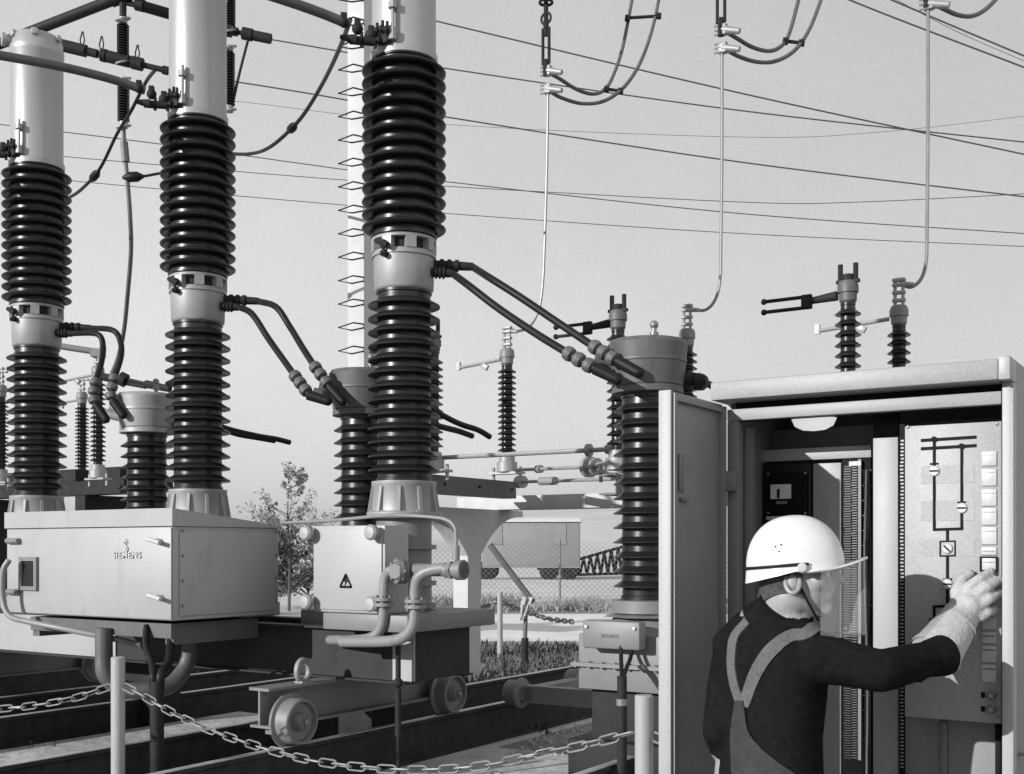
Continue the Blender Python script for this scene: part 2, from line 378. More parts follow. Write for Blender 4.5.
# ------------------------------------------------------------------ breaker poles
def bolt_ring(mb, c, r, n, size, M=None):
    for i in range(n):
        a = 2*math.pi*i/n; mb.cyl(Vector(c)+Vector((r*math.cos(a), r*math.sin(a), 0)), Vector(c)+Vector((r*math.cos(a), r*math.sin(a), size*1.2)), size, seg=6, smooth=False)
def pole(base, label, z0):
    t = thing('breaker_pole', label, 'circuit breaker', base, RZ, 'three breaker poles in a row')
    def zz(y, b=z0): return b
    # pedestal tube with collars
    mb = MB(); mb.lathe([(.20, 1.205), (.20, 1.88)], seg=32)
    for z in (1.24, 1.40, 1.66): mb.lathe([(.20, z-.02), (.235, z-.018), (.235, z+.012), (.20, z+.014)], seg=32)
    mb.build('pedestal', M_GREY, t)
    mb = MB(); mb.lathe([(.265, 1.862), (.27, 1.87), (.27, 1.905), (.262, 1.91), (.235, 1.915), (.222, 2.08), (.235, 2.10), (.235, 2.128), (.20, 2.13)], seg=40)
    for i in range(10):
        a = 2*math.pi*i/10+.2; d = Vector((math.cos(a), math.sin(a), 0)); n = Vector((-d.y, d.x, 0))*.012
        P = [d*.22+Vector((0, 0, 1.91)), d*.264+Vector((0, 0, 1.91)), d*.235+Vector((0, 0, 2.09)), d*.21+Vector((0, 0, 2.09))]
        mb.poly([p-n for p in P], n*2)
    bolt_ring(mb, (0, 0, 1.905), .25, 12, .010)
    mb.build('base_flange', M_CAST, t)
    mb = MB(); mb.lathe(sheds(2.13, 3.50, 13, .190, .262, .009, .014, .04), seg=72); mb.build('lower_insulator', M_PORC, t)
    # middle housing: plain drum below, ring of pockets above
    mb = MB()
    mb.lathe([(.19, 3.49), (.205, 3.50), (.214, 3.515), (.220, 3.735), (.232, 3.738), (.232, 3.757), (.226, 3.76), (.226, 3.773), (.205, 3.775)], seg=48)
    mb.lathe([(.205, 3.853), (.232, 3.855), (.234, 3.872), (.226, 3.876), (.215, 3.888), (.19, 3.89)], seg=48)
    for i in range(8):
        a = 2*math.pi*i/8+.1; M = Matrix.Rotation(a, 3, 'Z')
        mb.box(M @ Vector((.207, 0, 3.814)), (.05, .075, .080), M)
    mb.build('middle_housing', M_CAST, t)
    mb = MB(); mb.lathe([(.185, 3.77), (.185, 3.86)], seg=32); mb.build('housing_core', M_DARK, t)
    mb = MB()
    d = Vector((.05, -1, 0)).normalized()
    p = d*.222+Vector((0, 0, 3.80)); mb.cyl(p-d*.03, p+d*.06, .026, seg=10); mb.cyl(p+d*.05+Vector((-.05, 0, .02)), p+d*.05+Vector((.05, 0, -.025)), .02, seg=8); mb.cyl(p+d*.03+Vector((0, 0, -.09)), p+d*.03+Vector((0, 0, .02)), .013, seg=8)
    p2 = d*.224+Vector((0, 0, 3.725)); mb.cyl(p2-d*.03, p2+d*.045, .022, seg=10); mb.cyl(p2+d*.04, p2+d*.06, .012, seg=6)
    mb.build('valve', M_DARK, t)
    mb = MB(); mb.lathe(bagels(3.885, 5.15, 13, .225, .304, .032), seg=80); mb.build('upper_insulator', M_PORC, t)
    # top tank
    mb = MB()
    mb.lathe([(.215, 5.15), (.242, 5.152), (.244, 5.20), (.234, 5.208), (.231, 5.24), (.230, 6.18), (.236, 6.19), (.238, 6.25), (.225, 6.27), (.215, 6.345), (.19, 6.37), (.03, 6.385)], seg=64)
    mb.build('top_tank', M_TANK, t)
    for i in range(6):
        a = 2*math.pi*i/6+.35; M = Matrix.Rotation(a, 3, 'Z'); mb = MB()
        mb.box(M @ Vector((.205, 0, 6.34)), (.075, .06, .06), M, bev=.012); mb.build('cover_lug', M_TANK, t)
    mb = MB(); c = Vector((-.10, -.16, 6.3)); d = Vector((-.45, -.9, 0)).normalized(); mb.cyl(c, c+d*.09, .045, seg=16); mb.cyl(c+d*.08, c+d*.11, .06, seg=16)
    mb.build('filler_cap', M_TANK, t)
    # fittings at the tank foot: upright rod and conductor clamp
    mb = MB(); q = Vector((.09, -.245, 5.235))
    mb.cyl(q, q+Vector((0, 0, .22)), .013, seg=8); mb.cyl(q+Vector((0, 0, .2)), q+Vector((0, 0, .245)), .032, seg=8); mb.cyl(q+Vector((0, 0, .245)), q+Vector((0, 0, .29)), .014, seg=8)
    mb.cyl(q+Vector((0, 0, -.02)), q+Vector((0, 0, .05)), .03, seg=8); mb.build('vent_rod', M_CAST, t)
    mb = MB(); q = Vector((.03, -.24, 5.255))
    mb.box(q+Vector((0, -.0, -.03)), (.08, .08, .06), bev=.01)
    for dx, dz in ((-.05, .03), (.0, .035), (.04, .02), (-.03, -.04)): mb.ball(q+Vector((dx, -.05, dz)), .026, 8); mb.cyl(q+Vector((dx, -.04, dz-.03)), q+Vector((dx, -.04, dz+.06)), .012, seg=6)
    for k in range(3):
        p = q+Vector((-.08-.065*k, -.07-.07*k, .035*k)); mb.ball(p, .044-.003*k, 10); mb.box(p+Vector((0, 0, .03)), (.045, .045, .07), Matrix.Rotation(.7, 3, 'Z'), bev=.008)
    for k in range(2):
        p = q+Vector((-.05-.07*k, -.06-.065*k, -.05)); mb.cyl(p, p+Vector((-.06, -.06, .0)), .03, seg=10); mb.cyl(p+Vector((0, 0, -.045)), p+Vector((0, 0, .06)), .013, seg=6)
    mb.cyl(q+Vector((-.14, -.16, -.05)), q+Vector((-.22, -.24, -.04)), .036, .014, seg=10)
    mb.build('conductor_clamp', M_DARK, t)
    # outlet terminals at the right of the housing
    for (off, z, ln) in ((0, 3.70, .30), (-.10, 3.63, .15)):
        d = Vector((.84, .54, -.05)).normalized(); p = d*.20+Vector((.54, -.84, 0))*-off*.6+Vector((0, 0, z+.01)); mb = MB()
        mb.cyl(p, p+d*ln*.55, .034, seg=12)
        for k in range(3): mb.cyl(p+d*ln*(.2+.18*k), p+d*ln*(.29+.18*k), .044, seg=10)
        mb.cyl(p+d*ln*.55, p+d*ln, .034, .03, seg=12)
        mb.build('outlet_terminal', M_DARK, t)
    return t
POLES = []
for k, lab in enumerate(('nearest and tallest breaker pole, its foot on the platform with the square box',
                         'middle breaker pole, rising behind the big lettered cabinet',
                         'farthest breaker pole, at the left edge with its tank top in view')):
    if k == 0: POLES.append(pole(POLE3, lab, 0))
    else:
        c = copy_tree(POLES[0]); c.location = POLE3+STEP*k; c['label'] = lab; POLES.append(c)
def pw(k, x, y, z):                       # a point in pole k's own frame
    return POLE3+STEP*k+E1*x+E2*y+Vector((0, 0, z))

# ------------------------------------------------------------------ breaker truck: girder along the row, bogies with wheels
truck = thing('breaker_truck', 'long grey girder truck on flanged wheels carrying the breaker poles', 'rail truck', POLE3, RZ)
mb = MB()
u0, u1 = -6.6, .36
for v in (-.33, .30):
    mb.b2((u0, v-.0, .735), (u1, v+.012, 1.075)); mb.b2((u0, v-.06, .722), (u1, v+.06, .7345)); mb.b2((u0, v-.06, 1.0755), (u1, v+.06, 1.09))
for u in [u1-.012]+[-.9-1.2*k for k in range(5)]: mb.b2((u, -.317, .736), (u+.012, .2995, 1.074))
mb.build('girder', M_GIRD_SHADE, truck)
mb = MB(); mb.b2((.17, -.345, .738), (u1-.004, -.3305, 1.072)); mb.build('sunlit_patch', M_LIGHT, truck)  # paler sheet painting the sun patch at the girder's near end
mb = MB(); mb.b2((u0, -.345, .738), (-2.75, -.3305, 1.072)); mb.build('sunlit_patch', M_LIGHT, truck)  # same pale sheet for the sunlit left stretch of the girder
for k in range(3):
    mb = MB(); mb.b2(((-.24 if k == 0 else -.95)-2.148*k, -.60 if k == 0 else -.22, 1.0905), (.50-2.148*k, .44, 1.204), bev=.008); mb.build('platform_slab', M_GREY, truck)
def wheel(c, parent, r=.155, out=1):
    w = MB(); c = Vector(c)
    M = Matrix.Rotation(R(90)*out, 3, 'Y')
    w.lathe([(.05, -.075), (r*1.16, -.07), (r*1.2, -.06), (r*1.2, -.045), (r*1.03, -.035), (r, .0), (r*.985, .06), (r*.94, .068), (r*.86, .066), (r*.80, .03), (r*.42, .022), (r*.36, .06), (r*.30, .085), (r*.12, .088)], c, 44, M)
    o = w.build('wheel', M_GREY, parent)
    h = MB(); h.lathe([(r*.14, .07), (r*.14, .108), (r*.10, .112)], c, 16, M); 
    for i in range(5):
        a = 2*math.pi*i/5; h.lathe([(.008, .06), (.008, .1)], c+M @ Vector((r*.24*math.cos(a), r*.24*math.sin(a), 0)), 6, M)
    h.build('hub_cap', M_ALU, o)
    return o
for k in (0, 2):
    ub = -.26-2.148*k-.06
    mb = MB()
    mb.b2((ub-.16, -1.06, .700), (ub+.02, 1.10, .7195)); mb.b2((ub-.085, -1.05, .47), (ub-.07, 1.09, .6995)); mb.b2((ub-.16, -1.05, .452), (ub+.02, 1.09, .4695))
    for v in (-.88, .88): mb.b2((ub-.10, v-.09, .40), (ub+.02, v+.09, .4515)); mb.cyl((ub-.12, v, .49), (ub+.12, v, .49), .035)
    mb.build('bogie_beam', M_GREY, truck)
    for v in (-.88, .88): wheel((ub+.09, v, .49), truck)
    mb = MB(); cc = Vector((ub-.05, -.66, .80)); mb.torus(cc, .06, .02, Matrix.Rotation(R(90), 3, 'Y'), 24, 8, (1.25, 1)); mb.box(cc+Vector((0, 0, -.075)), (.07, .09, .012)); 
    mb.build('lifting_eye', M_CAST, truck)
# bracket frame that carries the big cabinet in front of the girder
mb = MB()
mb.b2((-2.62, -1.22, 1.03), (-1.06, -.40, 1.13)); mb.b2((-2.62, -1.2, .985), (-2.54, -.4, 1.0295)); mb.b2((-1.14, -1.2, .985), (-1.06, -.4, 1.0295)); mb.build('cabinet_bracket', M_SHAFT, truck)
mb = MB()
mb.cyl((.31, -.46, .70), (.31, -.46, .38), .022); mb.ball((.31, -.46, .74), .035, 12); mb.cyl((.31, -.46, .38), (.31, -.46, .10), .012); mb.ball((.31, -.46, .1), .02, 8)
mb.cyl((.31, -.46, 1.08), (.31, -.46, .75), .018)
mb.build('drain_pipe', M_DARK, truck)

# ------------------------------------------------------------------ big drive cabinet
FB = Fr((-.2948*7.75, 7.75, 0))
bz0 = FB.px(173, 621).z; bzt = FB.px(173, 508).z
bw = -FB.px(8, 560).x; bd = 1.0; zbk = bzt-.105; lid = FB.px(173, 526).z
cab = thing('drive_cabinet', 'large pale grey lettered steel cabinet in front of the middle breaker pole', 'cabinet', (FB.o.x, FB.o.y, bz0), RZ)
mb = MB(); mb.b2((-bw, .0, .0), (-.0, bd, lid-bz0), bev=.008); mb.build('body', M_LIGHT, cab)
mb = MB(); T, Bk, L0 = bzt-bz0, zbk-bz0, lid-bz0+.0005
mb.hexa([(-bw-.015, -.02, L0), (.015, -.02, L0), (.015, bd+.02, L0+.0), (-bw-.015, bd+.02, L0+.0), (-bw-.015, -.02, T), (.015, -.02, T), (.015, bd+.02, Bk), (-bw-.015, bd+.02, Bk)])
mb.build('roof_lid', M_LIGHT, cab)
mb = MB(); mb.b2((-bw+.006, -.012, .008), (-.006, -.0005, lid-bz0-.008), bev=.003); fd = mb.build('front_door', M_LIGHT, cab)
mb = MB(); mb.b2((.0005, .05, .03), (.012, bd-.04, lid-bz0-.03), bev=.004)
mb.build('side_panel', M_LIGHT, cab)
for (px, py) in ((160, 541), (161, 597)):
    p = FB.px(px, py, -.02); p.z -= bz0
    mb = MB(); mb.cyl(p+Vector((0, .008, 0)), p+Vector((0, -.05, 0)), .017, seg=12); mb.cyl(p+Vector((-.07, -.055, .014)), p+Vector((.06, -.055, -.012)), .015, seg=10); mb.build('handle', M_PALE, fd)
for (px, py) in ((14, 541), (14, 592)):
    p = FB.px(px, py, -.02); p.z -= bz0
    mb = MB(); mb.cyl(p+Vector((-.07, -.01, 0)), p+Vector((.07, -.01, 0)), .022, seg=10); mb.build('hinge', M_GREY, fd)
for v in (.05, bd-.06):
    for i in range(4):
        mb = MB(); mb.cyl((.012, v+.02, .1+i*.17), (.02, v+.02, .1+i*.17), .010, seg=8); mb.build('bolt', M_GREY, cab)
a, b = FB.px(20, 590, -.02), FB.px(37.5, 557, -.02)
mb = MB(); fw = .03
mb.b2((a.x, -.034, a.z-bz0), (a.x+fw, -.0125, b.z-bz0)); mb.b2((b.x-fw, -.034, a.z-bz0), (b.x, -.0125, b.z-bz0)); mb.b2((a.x+fw, -.034, a.z-bz0), (b.x-fw, -.0125, a.z-bz0+fw)); mb.b2((a.x+fw, -.034, b.z-bz0-fw), (b.x-fw, -.0125, b.z-bz0))
wf = mb.build('window', M_GREY, fd)
mb = MB(); mb.b2((a.x+fw+.001, -.018, a.z-bz0+fw+.001), (b.x-fw-.001, -.0127, b.z-bz0-fw-.001)); mb.build('pane', M_BOARD, wf)
def lettering(txt, size, depth, parent, loc, m, name='lettering', rot=(R(90), 0, 0), sx=1.0):
    cu = bpy.data.curves.new(name, 'FONT'); cu.body = txt; cu.size = size; cu.extrude = depth; cu.align_x = 'CENTER'; cu.offset = size*.02; cu.space_character = 1.15
    to = bpy.data.objects.new(name+'_curve', cu); COL.objects.link(to)
    dg = bpy.context.evaluated_depsgraph_get(); me = bpy.data.meshes.new_from_object(to.evaluated_get(dg))
    bpy.data.objects.remove(to); me.materials.clear(); me.materials.append(m); me.name = name
    o = bpy.data.objects.new(name, me); COL.objects.link(o); o.parent = parent; o.location = loc; o.rotation_euler = rot; o.scale = (sx, 1, 1)
    return o
p = FB.px(126.5, 558, -.02); lettering('SIEMENS', .062, .006, fd, (p.x, -.016, p.z-bz0), M_PALE, sx=1.15)
p = FB.px(125.5, 547, -.02)
mb = MB(); q = Vector((p.x, -.018, p.z-bz0)); S_ = spline([q+Vector((.018, 0, .035)), q+Vector((-.012, 0, .042)), q+Vector((-.018, 0, .02)), q+Vector((.012, 0, 0)), q+Vector((.014, 0, -.025)), q+Vector((-.018, 0, -.03))], 5)
mb.tube(S_, .006, 6); mb.cyl(q+Vector((0, 0, .055)), q+Vector((0, 0, -.045)), .005, seg=6); mb.build('emblem', M_PALE, fd)

# pipes hung round the cabinet
def pipe(name, P, r, m, label, cat, group=None, seg=12, n=8):
    mb = MB(); mb.tube(spline(P, n), r, seg); return solo(name, mb, m, label, cat, group)
pipe('hose', [W(104, 628, 8.2), W(104, 655, 8.2), W(106, 675, 8.2), W(122, 688, 8.25), W(150, 690, 8.3), W(172, 684, 8.4), W(186, 665, 8.5), W(192, 640, 8.5), W(192, 632, 8.5)], .062, M_SHAFT, 'thick grey hose looping in a U beneath the lettered cabinet', 'hose')
pipe('pipe', [W(9, 560, 8.55), W(3, 572, 8.55), W(3, 600, 8.55), W(10, 616, 8.5), W(30, 622, 8.4), W(60, 628, 8.3), W(110, 638, 8.25), W(140, 645, 8.3)], .022, M_PIPE, 'thin bent pipe wrapping the lower left corner of the lettered cabinet', 'pipe')
cz = 7.6
t = thing('cable_conduit', 'dark upright conduit under the lettered cabinet with two cables entering it', 'conduit', W(157, 0, cz)*Vector((1, 1, 0)) if False else Vector((W(157, 600, cz).x, cz, 0)))
ht = W(157, 681, cz).z
mb = MB(); mb.cyl((0, 0, -.02), (0, 0, ht), .045, seg=20); mb.build('conduit_tube', M_DARK, t)
for (x0, x1) in ((147, 153), (171, 161)):
    o = Vector((W(157, 600, cz).x, cz, 0))
    mb = MB(); mb.tube(spline([W(x0, 626, 8.0)-o, W(x0+(-1 if x0 < 150 else 0), 645, 7.9)-o, W((x0+x1)/2+2, 664, 7.75)-o, W(x1, 674, cz)-o, W(x1 if x0 < 150 else x1-1, 690, cz)-o], 8), .024 if x0 < 150 else .03, 10); mb.build('cable', M_BLACK, t)

# ------------------------------------------------------------------ small square box by the near pole
o3 = on_row(0, -.55)
FS = Fr(on_row(.0, -.56)); a = FS.px(313, 614); b = FS.px(385, 525)
sb = thing('junction_box', 'small square grey box with knobs at its corners and warning triangle', 'box', (FS.o.x, FS.o.y, 1.206), RZ)
w_, zt = b.x-a.x, b.z-1.206
mb = MB(); mb.b2((a.x, 0, .0), (b.x, .26, zt), bev=.01); mb.build('body', M_LIGHT, sb)
mb = MB(); mb.b2((a.x+.02, -.012, .02), (b.x-.02, -.0005, zt-.02), bev=.003); cv = mb.build('cover', M_LIGHT, sb)
for (x, z) in ((a.x+.0, zt-.05), (b.x-.06, zt-.05), (a.x+.0, .07), (b.x-.06, .07)):
    mb = MB(); mb.lathe([(.022, 0), (.022, .03), (.05, .034), (.054, .07), (.04, .085), (.01, .088)], (x, -.012, z), 20, Matrix.Rotation(R(90), 3, 'X')); mb.build('knob', M_CAST, sb)
p = FS.px(346, 581, -.012); p.z -= 1.206
mb = MB()
tri = lambda s, y: [Vector((p.x-s, y, p.z-s*.8)), Vector((p.x+s, y, p.z-s*.8)), Vector((p.x, y, p.z+s*.95))]
for q in ((0, 1), (1, 2), (2, 0)):
    A, Bq = tri(.05, -.0155)[q[0]], tri(.05, -.0155)[q[1]]; mb.cyl(A, Bq, .006 if q[0] else .008, seg=6)
mb.poly([Vector((p.x+dx, -.0125, p.z+dz)) for dx, dz in ((.006, .035), (-.018, -.005), (-.002, -.002), (-.012, -.036), (.02, .006), (.004, .006))], (0, -.004, 0))
mb.build('warning_triangle', M_INK, cv)

# hydraulic pipework at the near pole
hp = thing('hydraulic_pipework', 'flanged grey pipe bends and valve beside the foot of the near breaker pole', 'pipework', on_row(.15, -.62), RZ)
FH = Fr(on_row(.15, -.62)); 
def hq(px, py, y=0): return FH.px(px, py, y)
mb = MB()
mb.tube(spline([hq(405, 568, .1), hq(394, 569, .0), hq(386, 576), hq(384, 590), hq(383.5, 615), hq(380, 630), hq(370, 638), hq(352, 640, .05), hq(330, 640, .2)], 7), .035, 16); mb.build('bent_pipe', M_PIPE, hp)
mb = MB()
mb.tube(spline([hq(449, 568, -.03), hq(432, 570, -.06), hq(420, 576, -.08), hq(415.5, 588, -.08), hq(415, 612, -.08), hq(412, 628, -.08), hq(402, 638, -.08), hq(384, 641.5, -.06), hq(342, 642, -.0)], 7), .037, 16); mb.build('bent_pipe', M_PIPE, hp)
for (px, py, y) in ((383.7, 602, 0), (415.2, 604, -.08)):
    q = hq(px, py, y); mb = MB()
    for dz in (-.028, .008): mb.cyl(q+Vector((0, 0, dz)), q+Vector((0, 0, dz+.022)), .068, seg=20)
    for i in range(6):
        a_ = i*math.pi/3; mb.cyl(q+Vector((.052*math.cos(a_), .052*math.sin(a_), -.045)), q+Vector((.052*math.cos(a_), .052*math.sin(a_), .045)), .008, seg=6)
    mb.build('pipe_flange', M_PIPE, hp)
q = hq(403, 571, .05); mb = MB()
for y0 in (-.05, .0): mb.cyl(q+Vector((-.02, y0, 0)), q+Vector((.0, y0+.03, 0)), .085, seg=24)
mb.cyl(q+Vector((.0, -.09, 0)), q+Vector((0, .2, 0)), .05, seg=16)
for i in range(8):
    a_ = i*math.pi/4; mb.ball(q+Vector((.066*math.cos(a_), -.06, .066*math.sin(a_))), .014, 8)
mb.build('valve', M_GREY, hp)
mb = MB(); A, Bq = hq(446, 570, -.03), hq(464, 570, -.03); mb.cyl(A, Bq, .05, seg=18); mb.cyl(A+(Bq-A)*.25, A+(Bq-A)*.42, .062, seg=6); mb.cyl(A+(Bq-A)*.62, A+(Bq-A)*1.0, .064, seg=18); mb.build('end_fitting', M_GREY, hp)
mb = MB(); mb.tube(spline([hq(456, 566, -.03), hq(456, 540, -.03), hq(455, 528, -.03), hq(447, 520, -.03), hq(430, 517, -.03), hq(402, 515.5, -.03), hq(380, 516, .05), hq(330, 520.5, .15), hq(281, 523, .25)], 7), .012, 10)
A = hq(456, 560, -.03); mb.cyl(A, hq(456, 546, -.03), .024, seg=12); mb.build('thin_pipe', M_PIPE, hp)
mb = MB(); A = hq(405, 570, .12); mb.cyl(A, hq(446, 570, -.03), .042, seg=14); mb.build('cross_pipe', M_GREY, hp)

# ------------------------------------------------------------------ instrument transformers (T row)
def transformer(px, z, ytop, label, mh=None):
    mh = mh or M_SHAFT
    X = (px-512)/F*z; k = z/7.6
    ztop = CH+(HOR-ytop)/F*z
    d = ztop-3.01
    t = thing('current_transformer', label, 'transformer', (X, z, 0), RZ, 'drum headed transformers on a row')
    mb = MB(); mb.lathe([(.20, 2.66+d), (.235, 2.665+d), (.235, 2.70+d), (.225, 2.71+d), (.232, 2.715+d), (.252, 2.86+d), (.258, 2.865+d), (.258, 2.885+d), (.254, 2.89+d), (.264, 2.985+d), (.245, 3.012+d), (.15, 3.025+d), (.02, 3.03+d)], seg=56); mb.build('drum_head', mh, t)
    mb = MB(); q = Vector((.0, .1, 3.02+d)); mb.cyl(q, q+Vector((0, 0, .11)), .018, seg=10); mb.ball(q+Vector((0, 0, .12)), .03, 10); mb.cyl(q+Vector((0, 0, .05)), q+Vector((0, 0, .07)), .03, seg=10); mb.build('breather', M_ALU, t)
    mb = MB(); mb.lathe(sheds(1.31, 2.66+d, 13, .165, .226, .010, -.004, .05), seg=64); mb.build('insulator', M_PORC, t)
    for (y, zz_) in ((-.13, 2.815), (-.06, 2.87)):
        mb = MB(); p = Vector((-.2, y, zz_+d)); dd = Vector((-.75, -.5, .22)).normalized()
        mb.cyl(p-dd*.05, p+dd*.15, .045, .04, seg=14); mb.build('terminal', mh, t)
    mb = MB(); dd = Vector((.84, .54, -.03)); p = dd*.22+Vector((0, 0, 2.77+d)); mb.cyl(p, p+dd*.09, .042, seg=12); mb.cyl(p+dd*.08, p+dd*.16, .05, .036, seg=12)
    mb.build('terminal', M_DARK, t)
    mb = MB(); mb.lathe([(.235, 1.225), (.235, 1.305), (.20, 1.31)], seg=40); mb.lathe([(.30, 1.20), (.21, 1.222)], seg=8); mb.lathe([(.29, 1.09), (.22, 1.20)], seg=32); mb.build('foot', M_GREY, t)
    mb = MB(); mb.b2((-.355, -.30, .73), (.40, .42, 1.09), bev=.01); mb.b2((-.39, -.34, .88), (.44, .46, .905)); 
    for i in range(9): mb.cyl((-.36+.095*i, -.325, .87), (-.36+.095*i, -.325, .915), .011, seg=6)
    mb.build('tank', M_GREY, t)
    mb = MB()
    if z < 8: mb.b2((-.30, -.22, -.02), (.33, .38, .729), bev=.01); mb.b2((-.44, -.30, -.02), (.44, .46, .40), bev=.02)
    else: mb.b2((-.17, -.10, -.02), (.17, .24, .729), bev=.01)
    mb.build('plinth', M_DARK, t)
    mb = MB(); mb.b2((-.25, -.44, 1.01), (.16, -.3405, 1.19), bev=.018)
    tb = mb.build('terminal_box', M_GREY, t)
    return t, tb
T3, TB3 = transformer(647.5, 7.6, 342, 'nearest drum headed transformer, standing just left of the open cabinet door')
lettering('SIEMENS', .03, .003, TB3, (-.05, -.443, 1.085), M_GREY)
for x in (-.215, .125):
    mb = MB(); mb.cyl((x, -.44, 1.15), (x, -.455, 1.15), .012, seg=10); mb.build('screw', M_PALE, TB3)
transformer(363, 8.95, 372, 'middle drum headed transformer, half hidden behind the nearest breaker pole')
transformer(147, 10.23, 395, 'farthest drum headed transformer, rising behind the lettered cabinet', M_CAST)
o = Vector((W(622, 700, 7.0).x, 7.0, 0))
t = thing('cable_conduit', 'black upright conduit below the small box of the nearest transformer', 'conduit', o)
mb = MB(); mb.cyl((0, 0, -.02), (0, 0, W(622, 676, 7.0).z), .03, seg=16); mb.build('conduit_tube', M_DARK, t)
mb = MB(); zc = W(622, 702, 7.0).z; mb.cyl((0, 0, zc-.02), (0, 0, zc+.02), .036, seg=16); mb.build('band', M_ALU, t)
for x in (621, 631):
    mb = MB(); mb.tube(spline([W(x, 634, 7.25)-o, W(x, 655, 7.2)-o, W((x+622)/2, 668, 7.1)-o, W(622, 682, 7.0)-o], 6), .013, 8); mb.build('cable', M_BLACK, t)

# axle trolley behind
ax = Vector((.107, 9.5, 0))
t = thing('axle_trolley', 'low axle with two small wheels on the rail behind the near truck', 'trolley', ax, RZ)
mb = MB(); mb.b2((.02, -.05, .38), (1.3, .05, .52)); mb.b2((-.03, -.05, .40), (.10, 1.05, .50)); mb.build('axle_beam', M_GREY, t)
for v in (0, 1.0):
    wheel((-.09, v, .45), t, .105, -1)
mb = MB(); mb.b2((.35, .3, .45), (.42, .42, .72)); mb.b2((.45, .28, .52), (.62, .44, .68)); mb.build('bracket', M_CAST, t)

# ------------------------------------------------------------------ disconnector posts
def post(px, z, ytop, n, ybase, kind, label, arm_l, group='disconnector posts'):
    X = (px-512)/F*z; top = CH+(HOR-ytop)/F*z; zb = CH+(HOR-ybase)/F*z
    t = thing('disconnector_post', label, 'disconnector', (X, z, zb), RZ, group)
    H = top-zb
    mb = MB(); mb.lathe([(.13, 0), (.13, .12), (.10, .13), (.10, .2)], seg=20); mb.b2((-.22, -.08, -.03), (.22, .08, .0)); 
    for x in (-.2, .2): mb.cyl((x, 0, -.12), (x, 0, .06), .02, seg=8)
    mb.build('post_base', M_CAST, t)
    mb = MB(); hd = .21
    hz = H-(.27 if kind == 'clamp' else .14)
    mb.lathe(sheds(.2, hz-hd, n, .064, .117, .009, .008, .04), seg=32); mb.build('insulator', M_PORC, t)
    mb = MB(); mb.lathe([(.06, hz-hd), (.078, hz-hd+.02), (.08, hz-hd+.09), (.094, hz-hd+.095), (.094, hz-.05), (.078, hz-.01), (.05, hz)], seg=24); mb.build('head', M_SHAFT if kind == 'fingers' else M_GREY, t)
    mb = MB()
    if kind == 'fingers':
        mb.cyl((0, 0, hz), (0, 0, hz+.05), .06, seg=12)
        for x in (-.07, .07): mb.cyl((x, 0, hz-.02), (x, 0, hz+.15), .024, seg=8); mb.box((x, 0, hz-.01), (.07, .05, .03))
        mb.build('contact_fingers', M_DARK, t)
    else:
        for x in (-.04, .04): mb.cyl((x, 0, hz), (x, 0, hz+.25), .018, seg=8)
        for z_ in (.05, .13, .21, .26): mb.box((0, 0, hz+z_), (.13, .06, .035), bev=.008)
        mb.cyl((.0, 0, hz+.22), (.14, .02, hz+.2), .03, .022, seg=10); mb.build('wire_clamp', M_CAST, t)
    mb = MB(); a0 = hz-.13
    if kind == 'fingers':
        mb.cyl((-.1, 0, a0), (-arm_l*.45, 0, a0-.02), .045, .03, seg=10); mb.box((-arm_l*.48, 0, a0-.02), (.10, .05, .13), bev=.01)
        for dz in (-.055, .045): mb.cyl((-arm_l*.42, 0, a0-.02+dz), (-arm_l, 0, a0-.02+dz), .018, seg=8); mb.ball((-arm_l, 0, a0-.02+dz), .03, 8)
        mb.build('blade', M_DARK, t)
    else:
        mb.cyl((-.1, 0, a0), (-arm_l, 0, a0-.05), .022, seg=8); mb.box((-arm_l, 0, a0-.03), (.05, .04, .10)); mb.box((-arm_l*.45, 0, a0-.07), (.10, .04, .07), Matrix.Rotation(.5, 3, 'Y'), bev=.01)
        mb.build('contact_arm', M_CAST, t)
    return t
SP = []
post(507, 14.4, 327, 15, 472, 'clamp', 'small insulator post with wire clamp on the concrete beam, left of the cabinet', .74)
post(687, 13.08, 305, 14, 470, 'clamp', 'insulator post with wire clamp peeking from behind the drum head near the cabinet', .75)
post(899, 11.81, 279, 13, 470, 'clamp', 'insulator post with wire clamp above the right part of the cabinet roof', .85)
post(618, 11.8, 296, 13, 470, 'fingers', 'insulator post with two upright fingers half behind the nearest drum head', .74)
post(848, 10.5, 265, 13, 470, 'fingers', 'insulator post with two upright fingers and double rod arm above the cabinet', .80)
post(433, 13.1, 324, 13, 470, 'fingers', 'insulator post hidden behind the lower half of the nearest breaker pole', .9)
# far left group
post(98, 17.5, 348, 17, 478, 'clamp', 'distant insulator post with tall clamp just right of the farthest breaker pole', 1.1)
post(82, 19.5, 376, 17, 482, 'clamp', 'shorter distant insulator post touching the right side of the farthest breaker pole', 1.2)
post(1, 18.5, 368, 17, 482, 'clamp', 'distant insulator post cut by the left picture edge', .8)
# blade tube seen between the far posts
mb = MB(); mb.cyl(W(52, 345, 17.5), W(98, 352, 17.5), .05, seg=10); mb.box(W(98, 353, 17.5), (.2, .12, .12)); solo('blade_tube', mb, M_GREY, 'grey tube reaching from the farthest breaker pole to the distant clamp post', 'tube')
mb = MB(); mb.cyl(W(104, 377, 17.5), W(123, 381, 17.4), .06, seg=8); mb.cyl(W(120, 378, 17.4), W(126, 381, 17.4), .11, seg=10); mb.cyl(W(124, 379, 17.4), W(146, 384, 17.2), .03, seg=8); mb.cyl(W(124, 383, 17.4), W(146, 387, 17.2), .03, seg=8); mb.cyl(W(146, 384, 17.2), W(170, 389, 17), .06, .05, seg=8)
solo('contact_arm', mb, M_DARK, 'dark jointed contact arm above the farthest drum head', 'contact arm')

